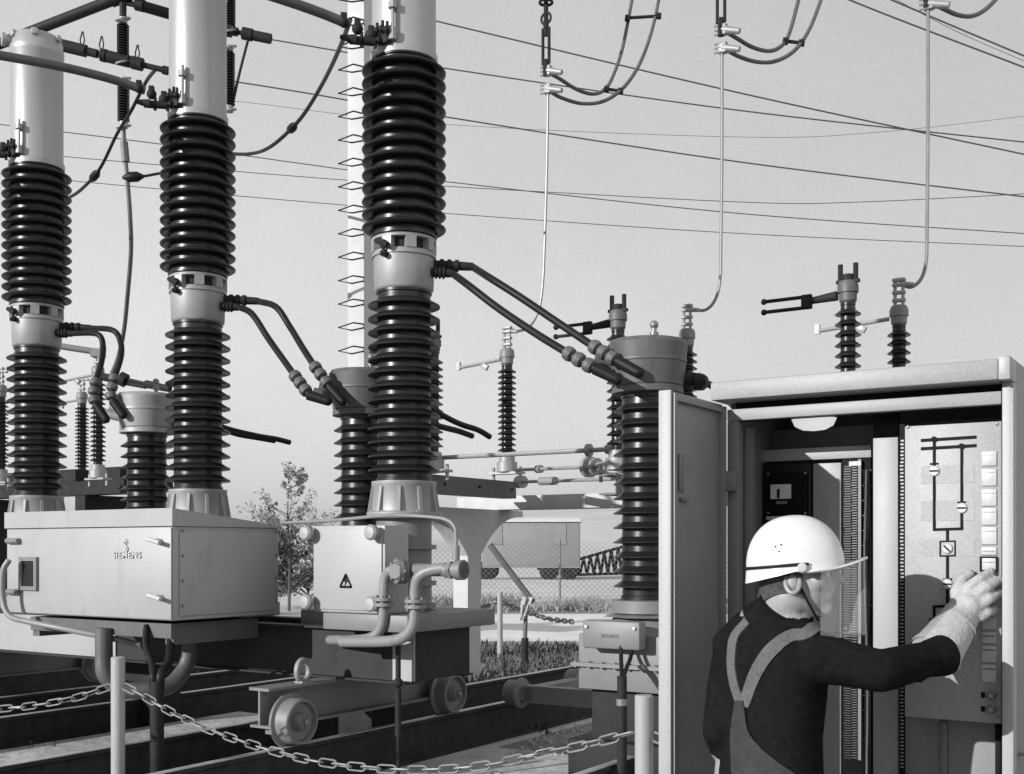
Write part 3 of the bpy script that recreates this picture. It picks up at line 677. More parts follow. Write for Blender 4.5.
# concrete portal carrying the disconnectors
FC = Fr((W(467, 600, 14.4).x, 14.4, 0))
cp = thing('concrete_portal', 'pale concrete portal column with curved haunches and a long beam', 'portal', FC.o, RZ)
mb = MB(); cw = .11
mb.b2((-cw, -.14, -.05), (cw, .14, 1.55)); mb.build('column', M_CONCW, cp)
mb = MB(); pr = []
for i in range(13):
    a_ = i/12; pr.append((.14+1.0*a_, 1.55+.51*(1-(1-a_)**2.4)))
full = [(.14, 1.5505)]+pr[1:]+[(1.14, 2.14), (-1.14, 2.14)]+[(-y, z) for y, z in pr[::-1]][:-1]+[(-.14, 1.5505)]
mb.poly([Vector((-cw, y, z)) for y, z in full], (2*cw, 0, 0)); mb.build('haunch', M_CONCW, cp)
bt = FC.px(540, 494).z
mb = MB(); mb.b2((-.55, .55, 2.1405), (7.5, .85, bt+.02), bev=.01); mb.build('beam', M_CONCW, cp)
mb = MB(); mb.b2((5.6, -.12, -.05), (5.86, .9, 2.14)); mb.build('column', M_CONCW, cp)
mb = MB(); mb.b2((1.9, .58, bt+.021), (2.5, .8, bt+.04)); mb.build('bearing_plate', M_DARK, cp)
for (px, z, lab) in ((507, 14.4, 'dark steel channel on the concrete portal under the leftmost small insulator post'), (687, 13.08, 'dark steel channel behind the nearest drum headed transformer'), (899, 11.81, 'dark steel channel hidden behind the control cabinet')):
    zb = CH+(HOR-472)/F*z
    t = thing('base_channel', lab, 'steel channel', (W(px, 0, z).x, z, zb-.0), RZ, 'steel channels under the insulator posts')
    mb = MB(); mb.b2((.05, -1.85, -.33), (.06, .12, -.12)); mb.b2((-.14, -1.85, -.14), (.0495, .12, -.125)); mb.b2((-.14, -1.85, -.33), (.0495, .12, -.315)); mb.build('channel', M_SHAFT, t)
    mb = MB()
    for y in (-1.4, -.7, .02): mb.cyl((.0595, y, -.22), (.075, y, -.22), .018, seg=6)
    mb.build('bolt_row', M_DARK, t)
# operating rods
def rod(P, r, m, label, extras=()):
    mb = MB(); mb.cyl(P[0], P[1], r, seg=8)
    for f, l, rr in extras:
        d = P[1]-P[0]; mb.cyl(P[0]+d*f, P[0]+d*(f+l), rr, seg=10)
    return solo('operating_rod', mb, m, label, 'rod', 'operating rods between the posts')
rod((W(436, 458, 13.2), W(614, 449, 12.0)), .025, M_CAST, 'topmost thin operating rod left of the nearest drum headed transformer', ((.86, .02, .07), (.96, .04, .05)))
rod((W(515, 470, 14.2), W(614, 466, 12.4)), .02, M_CAST, 'middle operating rod with dark coupling left of the nearest drum headed transformer', ((.25, .04, .05), (.76, .03, .12), (.83, .02, .10), (.86, .14, .055)))
rod((W(517, 482, 14.2), W(614, 479, 12.4)), .02, M_CAST, 'lowest operating rod with sleeve, just above the concrete beam', ((.02, .05, .08), (.27, .16, .05)))
# dark gantry at far left
mb = MB()
mb.b2((-9, 0, 2.5), (.9, .3, 2.72)); mb.b2((-9, .6, 2.55), (.9, .9, 2.75))
for u in (-6, -3.2, -.4): mb.b2((u, .02, -.05), (u+.25, .88, 2.5))
for u in (-2.4, -1.0, .1): mb.b2((u, .1, 2.72), (u+.5, .7, 2.93)); 
o = mb.build('steel_gantry', M_DARK, loc=W(90, 548, 18.3)*Vector((1, 1, 0))); o.rotation_euler.z = RZ
tag(o, 'low dark steel gantry far behind the lettered cabinet under the distant posts', 'gantry')

# ------------------------------------------------------------------ mast with step irons
FM = Fr((W(364, 400, 16).x, 16, 0))
mw = -FM.px(347.5, 300).x
mast = thing('concrete_mast', 'tall square pale mast with diamond step irons behind the near breaker pole', 'mast', FM.o, RZ)
mb = MB(); mb.b2((-mw, 0, -.1), (0, .75, 11.0), bev=.006); mb.build('shaft', M_CONCW, mast)
for i in range(17):
    z = FM.px(364, 349-23.4*i).z
    mb = MB(); mb.tube([(-.005, .0, z+.02), (-.06, -.16, z+.03-.01*z*.2), (-.10, -.42, z-.018*z), (-.03, -.22, z-.06-.01*z*.8), (-.005, .0, z-.03)], .011, 6); mb.build('step_iron', M_DARK, mast)

# ------------------------------------------------------------------ overhead conductors and strings
def wire(P, r, label, m=M_WIRE, group='thin wires across the sky', n=12):
    mb = MB(); mb.tube(spline(P, n), r, 6); return solo('overhead_wire', mb, m, label, 'wire', group)
L = [
 ([(300, -12), (440, 22), (740, 93), (1060, 162)], 'uppermost sky wire, crossing another near the right dropper', 22, .018),
 ([(268, 39), (440, 67.5), (740, 110.5), (1060, 146)], 'second sky wire from the top, starting at a strain insulator', 22, .016),
 ([(166, 71), (300, 92), (440, 116), (740, 162), (1060, 201)], 'third sky wire, starting at the strain insulator over the left poles', 22, .017),
 ([(235, 101), (440, 124), (740, 137), (880, 132), (1060, 112)], 'faintest sky wire, sagging and rising again to the right', 40, .010),
 ([(-20, 122), (160, 144), (348, 170), (440, 181), (740, 213.5), (1060, 236)], 'fifth sky wire, falling gently from the left edge', 26, .014),
 ([(-20, 149), (160, 165), (344, 180), (440, 186), (740, 202), (860, 202), (1060, 192)], 'sixth sky wire, nearly level and lifting at the right edge', 26, .011),
 ([(-20, 172), (160, 189), (343, 205), (440, 213), (740, 233.5), (1060, 248)], 'lowest of the sky wires across the picture', 26, .011),
 ([(830, -8), (900, 20), (1060, 81)], 'lower of the steep wires in the top right corner', 20, .018),
 ([(873, -8), (960, 29), (1060, 71)], 'upper of the steep wires in the top right corner', 20, .018),
 ([(882, -8), (960, 33), (1060, 76)], 'faint steep wire between two darker ones at top right', 32, .010),
]
for P, lab, z, r in L: wire([W(x, y, z) for x, y in P], r*.8, lab)

def string(px, y0, y1, z, rs, label, n=14, rc=None):
    a, b = W(px, y0, z), W(px, y1, z); H = a.z-b.z
    t = thing('suspension_insulator', label, 'insulator', b, RZ, 'hanging insulator strings')
    mb = MB(); mb.lathe(sheds(.06, H-.06, n, rc or rs*.6, rs, rs*.12, .006, .03), seg=20); mb.build('insulator', M_PORC, t)
    for z_ in (0, H-.08):
        mb = MB(); mb.cyl((0, 0, z_), (0, 0, z_+.08), rs*.7, seg=12); mb.build('end_cap', M_CAST, t)
    for z_ in (.02, H-.02):
        mb = MB(); mb.torus((0, 0, z_), rs*1.15, .014, Matrix.Rotation(.35, 3, 'X'), 20, 6); mb.build('arcing_ring', M_CAST, t)
    return t
string(123, 18, 64, 16, .085, 'upper hanging insulator between the two left breaker poles', 13)
string(123.5, 78, 128, 16, .085, 'lower hanging insulator between the two left breaker poles', 14)
string(229.5, -14, 33, 16, .085, 'upper hanging insulator peeping out at the right of the middle tank', 13)
string(229, 46, 112, 16, .085, 'lower hanging insulator peeping out at the right of the middle tank', 18)
# overhead tube and strain insulators
mb = MB(); mb.cyl(W(-60, 67, 17.4), W(118, -2, 16), .075, seg=14); mb.cyl(W(112, 0, 16.05), W(136, -9, 15.9), .10, seg=10); solo('busbar_tube', mb, M_DARK, 'thick overhead tube rising across the top left corner', 'busbar')
mb = MB(); mb.cyl(W(123, 2, 16), W(140, 6, 16.0), .04, seg=8); mb.cyl(W(136, 4, 16), W(144, 6, 16), .085, seg=10); mb.cyl(W(142, 6, 16), W(180, 17, 16.3), .075, seg=10); mb.cyl(W(123, -10, 16), W(123, 18, 16), .05, seg=8)
solo('strain_insulator', mb, M_DARK, 'dark strain insulator at the top edge left of the middle tank', 'insulator', 'strain insulators holding wires')
def strain(P, z, label):
    mb = MB()
    A, B = W(*P[0], z), W(*P[1], z); d = B-A
    mb.cyl(A, B, .035, seg=8)
    for f0, f1, r in P[2]: mb.cyl(A+d*f0, A+d*f1, r, seg=12)
    for f in P[3]:
        q = A+d*f; mb.tube([q, q+Vector((-.03, 0, .14)), q+Vector((.0, 0, .26))], .010, 5); mb.tube([q, q+Vector((.03, 0, .14)), q+Vector((.01, 0, .26))], .010, 5)
    return solo('strain_insulator', mb, M_DARK, label, 'insulator', 'strain insulators holding wires')
strain(((40, 40), (168, 71), ((.0, .36, .085), (.38, .45, .06), (.48, .52, .09), (.53, .70, .085), (.72, .80, .09), (.8, 1., .04), (.96, 1.0, .06)), (.33, .48, .76)), 16, 'long strain insulator passing behind the left tank')
strain(((222, 29), (271, 39), ((.05, .2, .09), (.24, .32, .06), (.42, .62, .085), (.6, 1.0, .07)), ()), 16, 'short strain insulator right of the middle tank')
# drooping jumpers on the left
def cable(P, r, label, group=None, m=M_BLACK, joints=()):
    mb = MB(); pts = spline(P, 10); mb.tube(pts, r, 8)
    for f, l, rr in joints:
        i = int(f*(len(pts)-1)); d = (pts[min(i+1, len(pts)-1)]-pts[i]).normalized(); mb.axis_lathe([(r, 0), (rr, .3), (rr, .7), (r, 1)], pts[i]-d*l/2, pts[i]+d*l/2, 10)
    return solo('jumper_cable', mb, m, label, 'cable', group)
JC = 'jumper cables'
cable([W(350, 20, 9.5), W(341, 45, 10.5), W(324, 81, 12), W(304, 114, 13), W(287, 133, 13.5), W(270, 147, 14), W(255, 153, 14.5), W(236, 154, 15), W(205, 150, 15.5)], .022, 'drooping cable from the near pole head to behind the middle pole', JC, joints=((.47, .22, .05),))
cable([W(155, 70, 12), W(146, 82, 12.5), W(131, 111, 13), W(117, 134, 13.5), W(102, 165, 14), W(89, 182, 14.3), W(70, 197, 15), W(40, 206, 16)], .02, 'drooping cable from the middle pole head down to behind the left pole', JC, joints=((.66, .25, .05),))
cable([W(248, 40, 16), W(239, 75, 16), W(231, 112, 16)], .02, 'straight short jumper hanging from the strain insulator beside the middle tank', JC)
cable([W(132, 177, 16), W(145, 176, 16), W(162, 173, 16), W(180, 171, 16)], .02, 'short level jumper from the hanging dropper to behind the middle pole', JC, joints=((.05, .3, .07),))
mb = MB(); mb.tube(spline([W(123.5, 128, 16), W(124.5, 150, 16), W(127, 175, 16)], 6), .03, 8); mb.cyl(W(124, 142, 16), W(126, 162, 16), .055, seg=8)
mb.tube(spline([W(127, 175, 16), W(130, 215, 16.1), W(131, 250, 16.3), W(128, 290, 16.6), W(124, 330, 17), W(118, 358, 17.3), W(110, 378, 17.5)], 8), .032, 8)
solo('dropper_wire', mb, M_SHAFT, 'dark dropper hanging from the lower insulator between the left poles', 'wire', 'vertical dropper wires')

# conductors coming to the pole heads from the near left
def head_cable(k, P, label):
    mb = MB(); mb.tube(spline(P, 10), .034, 12); 
    return solo('head_conductor', mb, M_SHAFT, label, 'conductor', 'thick conductors at the pole heads')
for k, lab in enumerate(('thick conductor curving up to the nearest pole head', 'thick conductor passing in front of the left tank to the middle pole head', 'thick conductor reaching the farthest pole head from the left edge')):
    q = [(-.17, -.40, 5.325), (-.28, -.62, 5.36), (-.36, -1.0, 5.34), (-.40, -1.5, 5.26), (-.42, -2.2, 5.12), (-.42, -4.2, 4.9)]
    head_cable(k, [pw(k, *p) for p in q], lab)

# ------------------------------------------------------------------ right-hand droppers
def dropper(px, z, yoke, clamps, wirep, loops, spacers, label):
    t_label = label
    mb = MB(); mb.tube(spline([W(x, y, z) for x, y in wirep], 8), .028*z/14.4*1.05, 8)
    solo('dropper_wire', mb, M_ALU, label, 'wire', 'vertical dropper wires')
W3 = (('left', 546), ('mid', 722), ('right', 928))
mb = MB(); mb.tube(spline([W(548, 92, 14.4), W(547, 160, 14.4), W(545, 230, 14.4), W(543, 280, 14.4), W(539, 308, 14.4), W(530, 326, 14.4), W(518, 331, 14.4), W(510, 329, 14.4)], 8), .018, 8); solo('dropper_wire', mb, M_ALU, 'leftmost of the pale droppers, ending at the post on the concrete beam', 'wire', 'vertical dropper wires')
mb = MB(); mb.tube(spline([W(722, 50, 13.1), W(722, 150, 13.1), W(721, 240, 13.1), W(720, 280, 13.1), W(715, 300, 13.1), W(705, 310, 13.1), W(690, 309, 13.1)], 8), .018, 8); solo('dropper_wire', mb, M_ALU, 'middle pale dropper, ending behind the nearest drum head', 'wire', 'vertical dropper wires')
mb = MB(); mb.tube(spline([W(928, 2, 11.8), W(928, 120, 11.8), W(927, 230, 11.8), W(926, 262, 11.8), W(921, 279, 11.8), W(911, 287, 11.8), W(901, 284, 11.8)], 8), .019, 8); solo('dropper_wire', mb, M_ALU, 'rightmost pale dropper, ending at the post above the cabinet', 'wire', 'vertical dropper wires')
def hanger(px, z, y0, ycl, label):
    o = W(px, y0, z)
    t = thing('wire_hanger', label, 'hanger', o, RZ, 'hangers clamping the droppers')
    def l(x, y): p = W(x, y, z)-o; return Vector((p.dot(E1), p.dot(E2), p.z))
    mb = MB()
    for k in range(4): mb.lathe([(.05, 0), (.10, .01), (.10, .045), (.05, .055)], (0, 0, .9-.08*k+(.0)), 14)
    mb.cyl(l(px, y0), l(px, y0)+Vector((0, 0, 1.6)), .03, seg=8); mb.torus(l(px, y0)+Vector((0, 0, .22)), .07, .016, Matrix.Rotation(R(90), 3, 'X'), 16, 6); mb.torus(l(px, y0)+Vector((0, 0, .42)), .08, .018, None, 16, 6)
    for x in (-.045, .045): mb.cyl((x, 0, -.35), (x, 0, .1), .02, seg=8)
    mb.cyl((0, 0, .1), (0, 0, .2), .035, seg=8); mb.cyl((0, 0, -.5), (0, 0, -.3), .04, seg=8); mb.build('hanger_rod', M_DARK, t)
    mb = MB()
    for y in ycl:
        q = l(px+2, y); mb.box(q, (.10, .08, .13), bev=.015); mb.cyl(q, q+Vector((.2, 0, -.06)), .05, .032, seg=10)
        for dz in (-.05, .0, .05): mb.cyl(q+Vector((-.09, -.03, dz)), q+Vector((.0, -.03, dz)), .014, seg=6)
    mb.build('clamp', M_CAST, t)
hanger(546, 14.4, 36, (71, 89), 'hanger with two clamps above the left pale dropper')
hanger(721, 13.1, -8, (30, 48), 'hanger with two clamps above the middle pale dropper')
hanger(927, 11.8, -40, (4,), 'hanger at the top edge above the right pale dropper')
def loop(P, z, label):
    mb = MB(); mb.tube(spline([W(x, y, z+dz) for x, y, dz in P], 8), .024, 8); solo('loop_conductor', mb, M_SHAFT, label, 'conductor', 'looping conductors beside the droppers')
loop([(549, 73, 0), (560, 79, .1), (576, 89, .2), (592, 94, .3), (604, 90, .4), (613, 76, .5), (623, 46, .7), (633, -6, 1)], 14.4, 'inner loop conductor by the left pale dropper')
loop([(549, 91, 0), (562, 98, .1), (582, 103.5, .2), (604, 101, .3), (624, 87, .4), (640, 63, .5), (652, 30, .7), (660, -6, 1)], 14.4, 'outer loop conductor by the left pale dropper')
loop([(725, 31, 0), (738, 39, .1), (752, 47, .2), (768, 51, .3), (780, 47, .4), (789, 34, .5), (800, -6, .7)], 13.1, 'inner loop conductor by the middle pale dropper')
loop([(725, 49, 0), (740, 57, .1), (758, 62, .2), (776, 61, .3), (795, 50, .4), (810, 28, .5), (823, -6, .7)], 13.1, 'outer loop conductor by the middle pale dropper')
loop([(931, 3, 0), (944, 9, .1), (958, 15, .2), (972, 16, .3), (986, 9, .4), (1001, -6, .6)], 11.8, 'single loop conductor by the right pale dropper')
for a, b, z, lab in (((627, 18), (659, 16), 15.2, 'upper level spacer bar joining the left loop conductors'), ((606, 89), (621, 91), 14.8, 'lower spacer bar joining the left loop conductors near their bottom'), ((785, 41), (802, 43), 13.55, 'spacer bar joining the middle loop conductors')):
    mb = MB(); mb.cyl(W(*a, z), W(*b, z), .022, seg=8); mb.cyl(W(a[0]-2, a[1], z), W(a[0]+3, a[1]+.5, z), .045, seg=8); mb.cyl(W(b[0]-3, b[1], z), W(b[0]+2, b[1], z), .045, seg=8); solo('spacer_bar', mb, M_DARK, lab, 'spacer', 'spacers between the loop conductors')

# ------------------------------------------------------------------ black power cables pole -> transformer
def power(P, label, beads, r=.026):
    t = thing('power_cable', label, 'cable', P[0], 0, 'black cables from breaker poles to transformers')
    pts = spline([p-P[0] for p in P], 12)
    mb = MB(); mb.tube(pts, r, 12); mb.build('cable', M_BLACK, t)
    # clamp of three beads and a boot at the far end
    d = (pts[-1]-pts[-6]).normalized(); e = pts[-1]
    def back(l):
        for q0, q1 in zip(pts[::-1], pts[-2::-1]):
            if (q1-q0).length >= l: return q0.lerp(q1, l/(q1-q0).length), (q0-q1).normalized()
            l -= (q1-q0).length
        return pts[0], d
    mb = MB()
    for k in range(3):
        q, dd = back(.30-.085*k); M_ = dd.to_track_quat('Z', 'Y').to_matrix()
        mb.lathe([(.028, -.036), (.045, -.026), (.05, 0), (.045, .026), (.028, .036)], q, 14, M_); mb.box(q+M_ @ Vector((.0, .0, 0)), (.10, .05, .035), M_, bev=.01)
    mb.build('cable_clamp', M_SHAFT if beads else M_CAST, t)
    mb = MB(); mb.cyl(e-d*.08, e+d*.08, .040, .036, seg=14); mb.ball(e+d*.08, .036, 10); mb.build('boot', M_BLACK, t)
power([pw(0, .415, .268, 3.685), W(490, 278, 8.0), W(520, 297, 7.85), W(560, 324, 7.7), W(590, 344, 7.55), W(612, 358, 7.42), W(628, 367, 7.36)], 'upper black cable from the nearest pole to the nearest drum head', True)
power([pw(0, .325, .138, 3.625), W(468, 285, 7.95), W(498, 308, 7.8), W(535, 333, 7.6), W(566, 352, 7.42), W(590, 366, 7.32), W(606, 374, 7.28)], 'lower black cable from the nearest pole to the nearest drum head', True)
power([pw(1, .415, .268, 3.685), W(276, 307, 9.2), W(290, 327, 9.1), W(304, 350, 8.9), W(318, 371, 8.75), W(330, 387, 8.68), W(336, 394, 8.66)], 'right black cable from the middle pole to the drum head behind the near pole', True)
power([pw(1, .325, .138, 3.625), W(252, 314, 9.2), W(268, 338, 9.05), W(285, 362, 8.85), W(298, 380, 8.7), W(309, 394, 8.62), W(318, 398, 8.6)], 'left black cable from the middle pole to the drum head behind the near pole', True)
power([pw(2, .415, .268, 3.685), W(112, 330, 10.3), W(120, 340, 10.25), W(121, 356, 10.15), W(114, 380, 10.05), W(111, 396, 10), W(118, 408, 9.98)], 'right black cable curling from the farthest pole to the farthest drum head', True)
power([pw(2, .325, .138, 3.625), W(97, 334, 10.3), W(103, 346, 10.25), W(101, 364, 10.15), W(95, 384, 10.05), W(94, 400, 10), W(101, 412, 9.98)], 'left black cable curling from the farthest pole to the farthest drum head', True)
cable([W(214, 424, 10.8), W(232, 430, 10.9), W(258, 436, 11), W(276, 439, 11.1), W(290, 442.5, 11.2)], .026, 'upper loose cable end pointing right behind the middle pole', JC)
cable([W(214, 426, 10.8), W(236, 434, 10.9), W(258, 438, 11), W(275, 441, 11.1)], .024, 'lower loose cable end pointing right behind the middle pole', JC)
cable([W(425, 405, 9.4), W(442, 415, 9.6), W(460, 424, 9.8), W(478, 430, 10), W(490, 437, 10.1)], .026, 'upper loose cable end right of the nearest pole', JC)
cable([W(425, 422, 9.4), W(442, 427, 9.6), W(458, 431, 9.8), W(472, 436, 10)], .026, 'lower loose cable end right of the nearest pole', JC)
cable([W(690, 380, 7.8), W(704, 383, 8), W(712, 386, 8.1), W(724, 396, 8.2), W(740, 412, 8.4)], .026, 'short cable from the nearest drum head into the cabinet roof edge', JC, joints=((.15, .2, .06),))

# ------------------------------------------------------------------ chain posts and chains
def chain_post(px, ytop, z, label):
    X = (px-512)/F*z; h = CH+(HOR-ytop)/F*z
    mb = MB(); mb.lathe([(.04, -.05), (.041, h-.006), (.036, h)], (X, z, 0), 24)
    o = solo('chain_post', mb, M_LIGHT, label, 'post', 'grey posts carrying the chain')
    return Vector((X, z, h))
c1 = chain_post(118, 657, 6.86, 'left chain post, standing before the lettered cabinet')
c2 = chain_post(644, 695, 5.1, 'right chain post, standing before the open cabinet door')
c3 = chain_post(500, 592, 17, 'distant thin chain post near the leaning stick')
def chain(pts, label, ln=.112, r=.0046, w=.020):
    pts = spline(pts, 24); L_ = [0]
    for a, b in zip(pts, pts[1:]): L_.append(L_[-1]+(b-a).length)
    pit = ln*.80; mb = MB(); n = int(L_[-1]/pit); i = 0
    for k in range(n):
        s = (k+.5)*pit
        while L_[i+1] < s: i += 1
        f = (s-L_[i])/(L_[i+1]-L_[i]); p = pts[i].lerp(pts[i+1], f); d = (pts[i+1]-pts[i]).normalized()
        u = d.cross(Vector((0, 0, 1))).normalized(); v = u.cross(d)
        a_ = (R(20) if k % 2 else R(110))+random.uniform(-.25, .25); s_ = u*math.cos(a_)+v*math.sin(a_)
        lp = []
        for q in range(14):
            t_ = 2*math.pi*q/14; cx, sy = math.cos(t_), math.sin(t_)
            lp.append(p+d*(math.copysign(ln/2-w, cx)*(1 if abs(cx) > .25 else abs(cx)*4)+w*cx)+s_*(w*sy))
        rings = []
        for q in range(14):
            tg = (lp[(q+1) % 14]-lp[q-1]).normalized(); nn = d.cross(s_).normalized(); mm = tg.cross(nn)
            rings.append([mb.bm.verts.new(lp[q]+(nn*math.cos(2*math.pi*j/6)+mm*math.sin(2*math.pi*j/6))*r) for j in range(6)])
        for q in range(14):
            A, B = rings[q], rings[(q+1) % 14]
            for j in range(6): mb._f((A[j], A[(j+1) % 6], B[(j+1) % 6], B[j]), True)
    return solo('chain', mb, M_CHAIN, label, 'chain', 'pale barrier chains')
def at(px, py, z): return W(px, py, z)
chain([W(-60, 716, 7.3), W(-10, 710, 7.1), W(30, 706, 7.0), W(75, 698, 6.92), W(112, 686, 6.84)], 'pale chain running from the left chain post to the left edge')
chain([W(124, 686, 6.84), W(145, 697, 6.75), W(175, 714, 6.6), W(210, 730, 6.42), W(260, 747, 6.2), W(310, 760, 6.0), (W(360, 767, 5.85)), W(420, 770, 5.7), W(480, 766, 5.55), W(540, 754, 5.4), W(590, 744, 5.25), W(636, 732, 5.1)], 'pale chain sagging between the left and right front posts')
chain([W(650, 735, 5.1), W(690, 752, 4.9), W(740, 775, 4.7)], 'pale chain leaving the right chain post behind the door')
chain([W(452, 616, 18.5), W(470, 611, 18), W(486, 606, 17.5), W(498, 602, 17)], 'distant chain left of the thin far post', .13, .013, .035)
chain([W(502, 602, 17), W(515, 607, 17.2), W(530, 613, 17.5), W(550, 619, 18), W(575, 622, 18.6)], 'distant chain right of the thin far post', .13, .013, .035)
# leaning stick with rag
mb = MB(); o = Vector((W(525, 660, 16).x, 16, 0))
t = thing('warning_stick', 'dark short post with leaning stick and white rag tied on it', 'marker', o)
mb = MB(); mb.cyl((0, 0, -.05), (0, 0, W(525, 638, 16).z), .05, seg=10); mb.build('post', M_DARK, t)
mb = MB(); mb.cyl(W(490, 545, 16.2)-o, W(533, 602, 16)-o, .045, seg=8); mb.cyl(W(526, 602, 16)-o, W(525, 642, 16)-o, .03, seg=8); mb.build('stick', M_SHAFT, t)
mb = MB(); base = [W(521, 598, 15.95)-o, W(533, 596, 15.95)-o]
rows = []
for i in range(7):
    f = i/6; A = (W(521-f*1, 597+f*24, 15.95)-o); B = (W(533-f*8, 597+f*22, 15.95)-o)
    rows.append([mb.bm.verts.new(A.lerp(B, j/5)+Vector((0, .03*math.sin(j*2.1+i*.8), 0))) for j in range(6)])
for A, B in zip(rows, rows[1:]):
    for j in range(5): mb._f((A[j], A[j+1], B[j+1], B[j]), True)
bmesh.ops.solidify(mb.bm, geom=mb.bm.faces[:], thickness=.012)
mb.build('rag', M_RAG, t)

# ------------------------------------------------------------------ background: trailer, boom, fence, shrub
zt_ = 60.0
o = W(533, 578, zt_); o.z = 0
trl = thing('trailer', 'grey site trailer on dark wheels behind the mesh fence', 'trailer', o, R(-4))
def tl(px, py): p = W(px, py, zt_)-o; return p
A, B = tl(482, 566), tl(579.5, 520)
mb = MB(); mb.b2((A.x, 0, A.z), (B.x, 2.4, B.z-.1), bev=.03)
mb.b2((A.x, -.01, A.z-.10), (B.x, 2.41, A.z-.001)); mb.build('body', M_TRAIL, trl)
mb = MB(); rp = []
for i in range(11):
    a_ = math.pi*i/10; rp.append(Vector((A.x-.08, 1.2-1.32*math.cos(a_), B.z-.0995+.36*math.sin(a_))))
mb.poly(rp, (B.x-A.x+.16, 0, 0)); mb.build('roof', M_CONCW, trl)
for x in (491, 555):
    p, q = tl(x, 543), tl(x+11, 524)
    mb = MB(); mb.b2((p.x, -.03, p.z), (q.x, -.0005, q.z)); mb.b2((p.x-.04, -.05, p.z-.07), (q.x+.04, -.0006, p.z)); mb.build('shutter', M_TRAIL, trl)
for x in (486, 549, 568.5):
    p = tl(x, 573)
    for y in (.15, 2.0):
        mb = MB(); mb.lathe([(.2, -.12), (.48, -.12), (.52, -.05), (.52, .08), (.46, .12), (.25, .13), (.22, .08), (.05, .1)], (p.x, y, .48), 24, Matrix.Rotation(R(90), 3, 'X')); mb.build('wheel', M_DARK, trl)
mb = MB(); p = tl(558, 573); mb.b2((p.x-1.1, .3, .48), (p.x+1.1, .5, .62)); mb.b2((p.x-.3, .2, .6), (p.x+.3, 2.2, .75)); mb.build('chassis', M_DARK, trl)
def lattice(z, P0, P1, P2, P3, n, r, label):
    mb = MB()
    for dy in (0, .9):
        a, b, c, d = [W(*p, z)+Vector((0, dy, 0)) for p in (P0, P1, P2, P3)]
        mb.cyl(a, b, r, seg=6); mb.cyl(c, d, r, seg=6)
        for i in range(n):
            f, g2 = i/n, (i+1)/n
            mb.cyl(a.lerp(b, f), c.lerp(d, (f+g2)/2), r*.6, seg=5); mb.cyl(c.lerp(d, (f+g2)/2), a.lerp(b, g2), r*.6, seg=5)
    return solo('crane_boom', mb, M_DARK, label, 'boom')
lattice(62, (577, 560), (640, 542), (577, 575), (640, 573), 9, .075, 'dark lattice boom lying on the ground right of the trailer')
# mesh fence
t = thing('mesh_fence', 'chain link fence on thin posts in front of the trailer', 'fence', (0, 36, 0))
mb = MB(); x0, x1, hF = -6.0, 9.0, 1.85; pit = .17
n = int((x1-x0+hF)/pit)
for k in range(n):
    for sgn in (1, -1):
        a = x0+k*pit-(hF if sgn > 0 else 0); b = a+hF
        if sgn < 0: a, b = a+0, a+hF
        za, zb_ = (0.05, hF) if sgn > 0 else (hF, .05)
        aa, bb_ = a, b
        if aa < x0: za += (x0-aa)*(zb_-za)/(b-a); aa = x0
        if bb_ > x1: zb_ += (x1-bb_)*(zb_-za)/max(1e-6, (bb_-aa)); bb_ = x1
        if bb_-aa > .02: mb.cyl((aa, 0, za), (bb_, .006*sgn, zb_), .0055, seg=3, cap=False)
mb.build('mesh', M_ALU, t)
for i in range(7):
    x = x0+i*2.5; mb = MB(); mb.cyl((x, .05, -.05), (x, .05, hF+.1), .035, seg=8); mb.build('post', M_GREY, t)

def leafcloud(mb, c, r, n, size):
    for _ in range(n):
        while True:
            p = Vector((random.uniform(-1, 1), random.uniform(-1, 1), random.uniform(-1, 1)))
            if p.length < 1: break
        p = Vector(c)+Vector((p.x*r[0], p.y*r[1], p.z*r[2])); s = size*random.uniform(.6, 1.4)
        a = Vector((random.gauss(0, 1), random.gauss(0, 1), random.gauss(0, 1))).normalized(); b = a.orthogonal().normalized(); 
        b = Quaternion(a, random.uniform(0, 6.28)) @ b; c2 = a.cross(b)
        mb._f(mb._v((p-b*s, p-c2*s*.45, p+b*s, p+c2*s*.45)))
def sapling(px, z, ytop, width, label, dens=1.0, m=M_LEAF, name='young_tree'):
    h = CH+(HOR-ytop)/F*z; X = (px-512)/F*z
    t = thing(name, label, 'tree' if 'tree' in name else 'bush', (X, z, 0), random.uniform(0, 3), 'trees and bushes behind the yard')
    tr = MB(); lf = MB()
    tr.tube([(0, 0, -.1), (.03*h*.2, 0, h*.3), (-.02*h*.3, .05, h*.65), (0, 0, h*.97)], [.022*h*.5, .018*h*.5, .011*h*.5, .004*h*.5], 8)
    for i in range(int(46*dens)):
        f = random.uniform(.12, .96); a = random.uniform(0, 6.28); ln = width*(1.15-f*.85)*random.uniform(.5, 1.1); rise = random.uniform(.3, 1.0)*ln
        p0 = Vector((0, 0, h*f*.95)); p1 = p0+Vector((math.cos(a)*ln*.5, math.sin(a)*ln*.5, rise*.4)); p2 = p0+Vector((math.cos(a)*ln, math.sin(a)*ln, rise))
        if p2.z > h: p2.z = h*random.uniform(.9, 1.0)
        tr.tube([p0, p1, p2], [.014, .009, .004], 5)
        for q in (p1.lerp(p2, .2), p1.lerp(p2, .6), p2):
            s = ln*.22; leafcloud(lf, q, (s, s, s*.9), int(17*dens), .055)
    tr.build('trunk', M_BARK, t); lf.build('crown', m, t, auto=False)
    return t
sapling(289, 30, 461, 1.45, 'slender young tree with thin airy leaves between the two front poles', 1.15, M_LEAF2)
sapling(262, 31, 528, 1.5, 'low bushy shrub left of the slender young tree', 2.6, M_LEAF, 'bush')
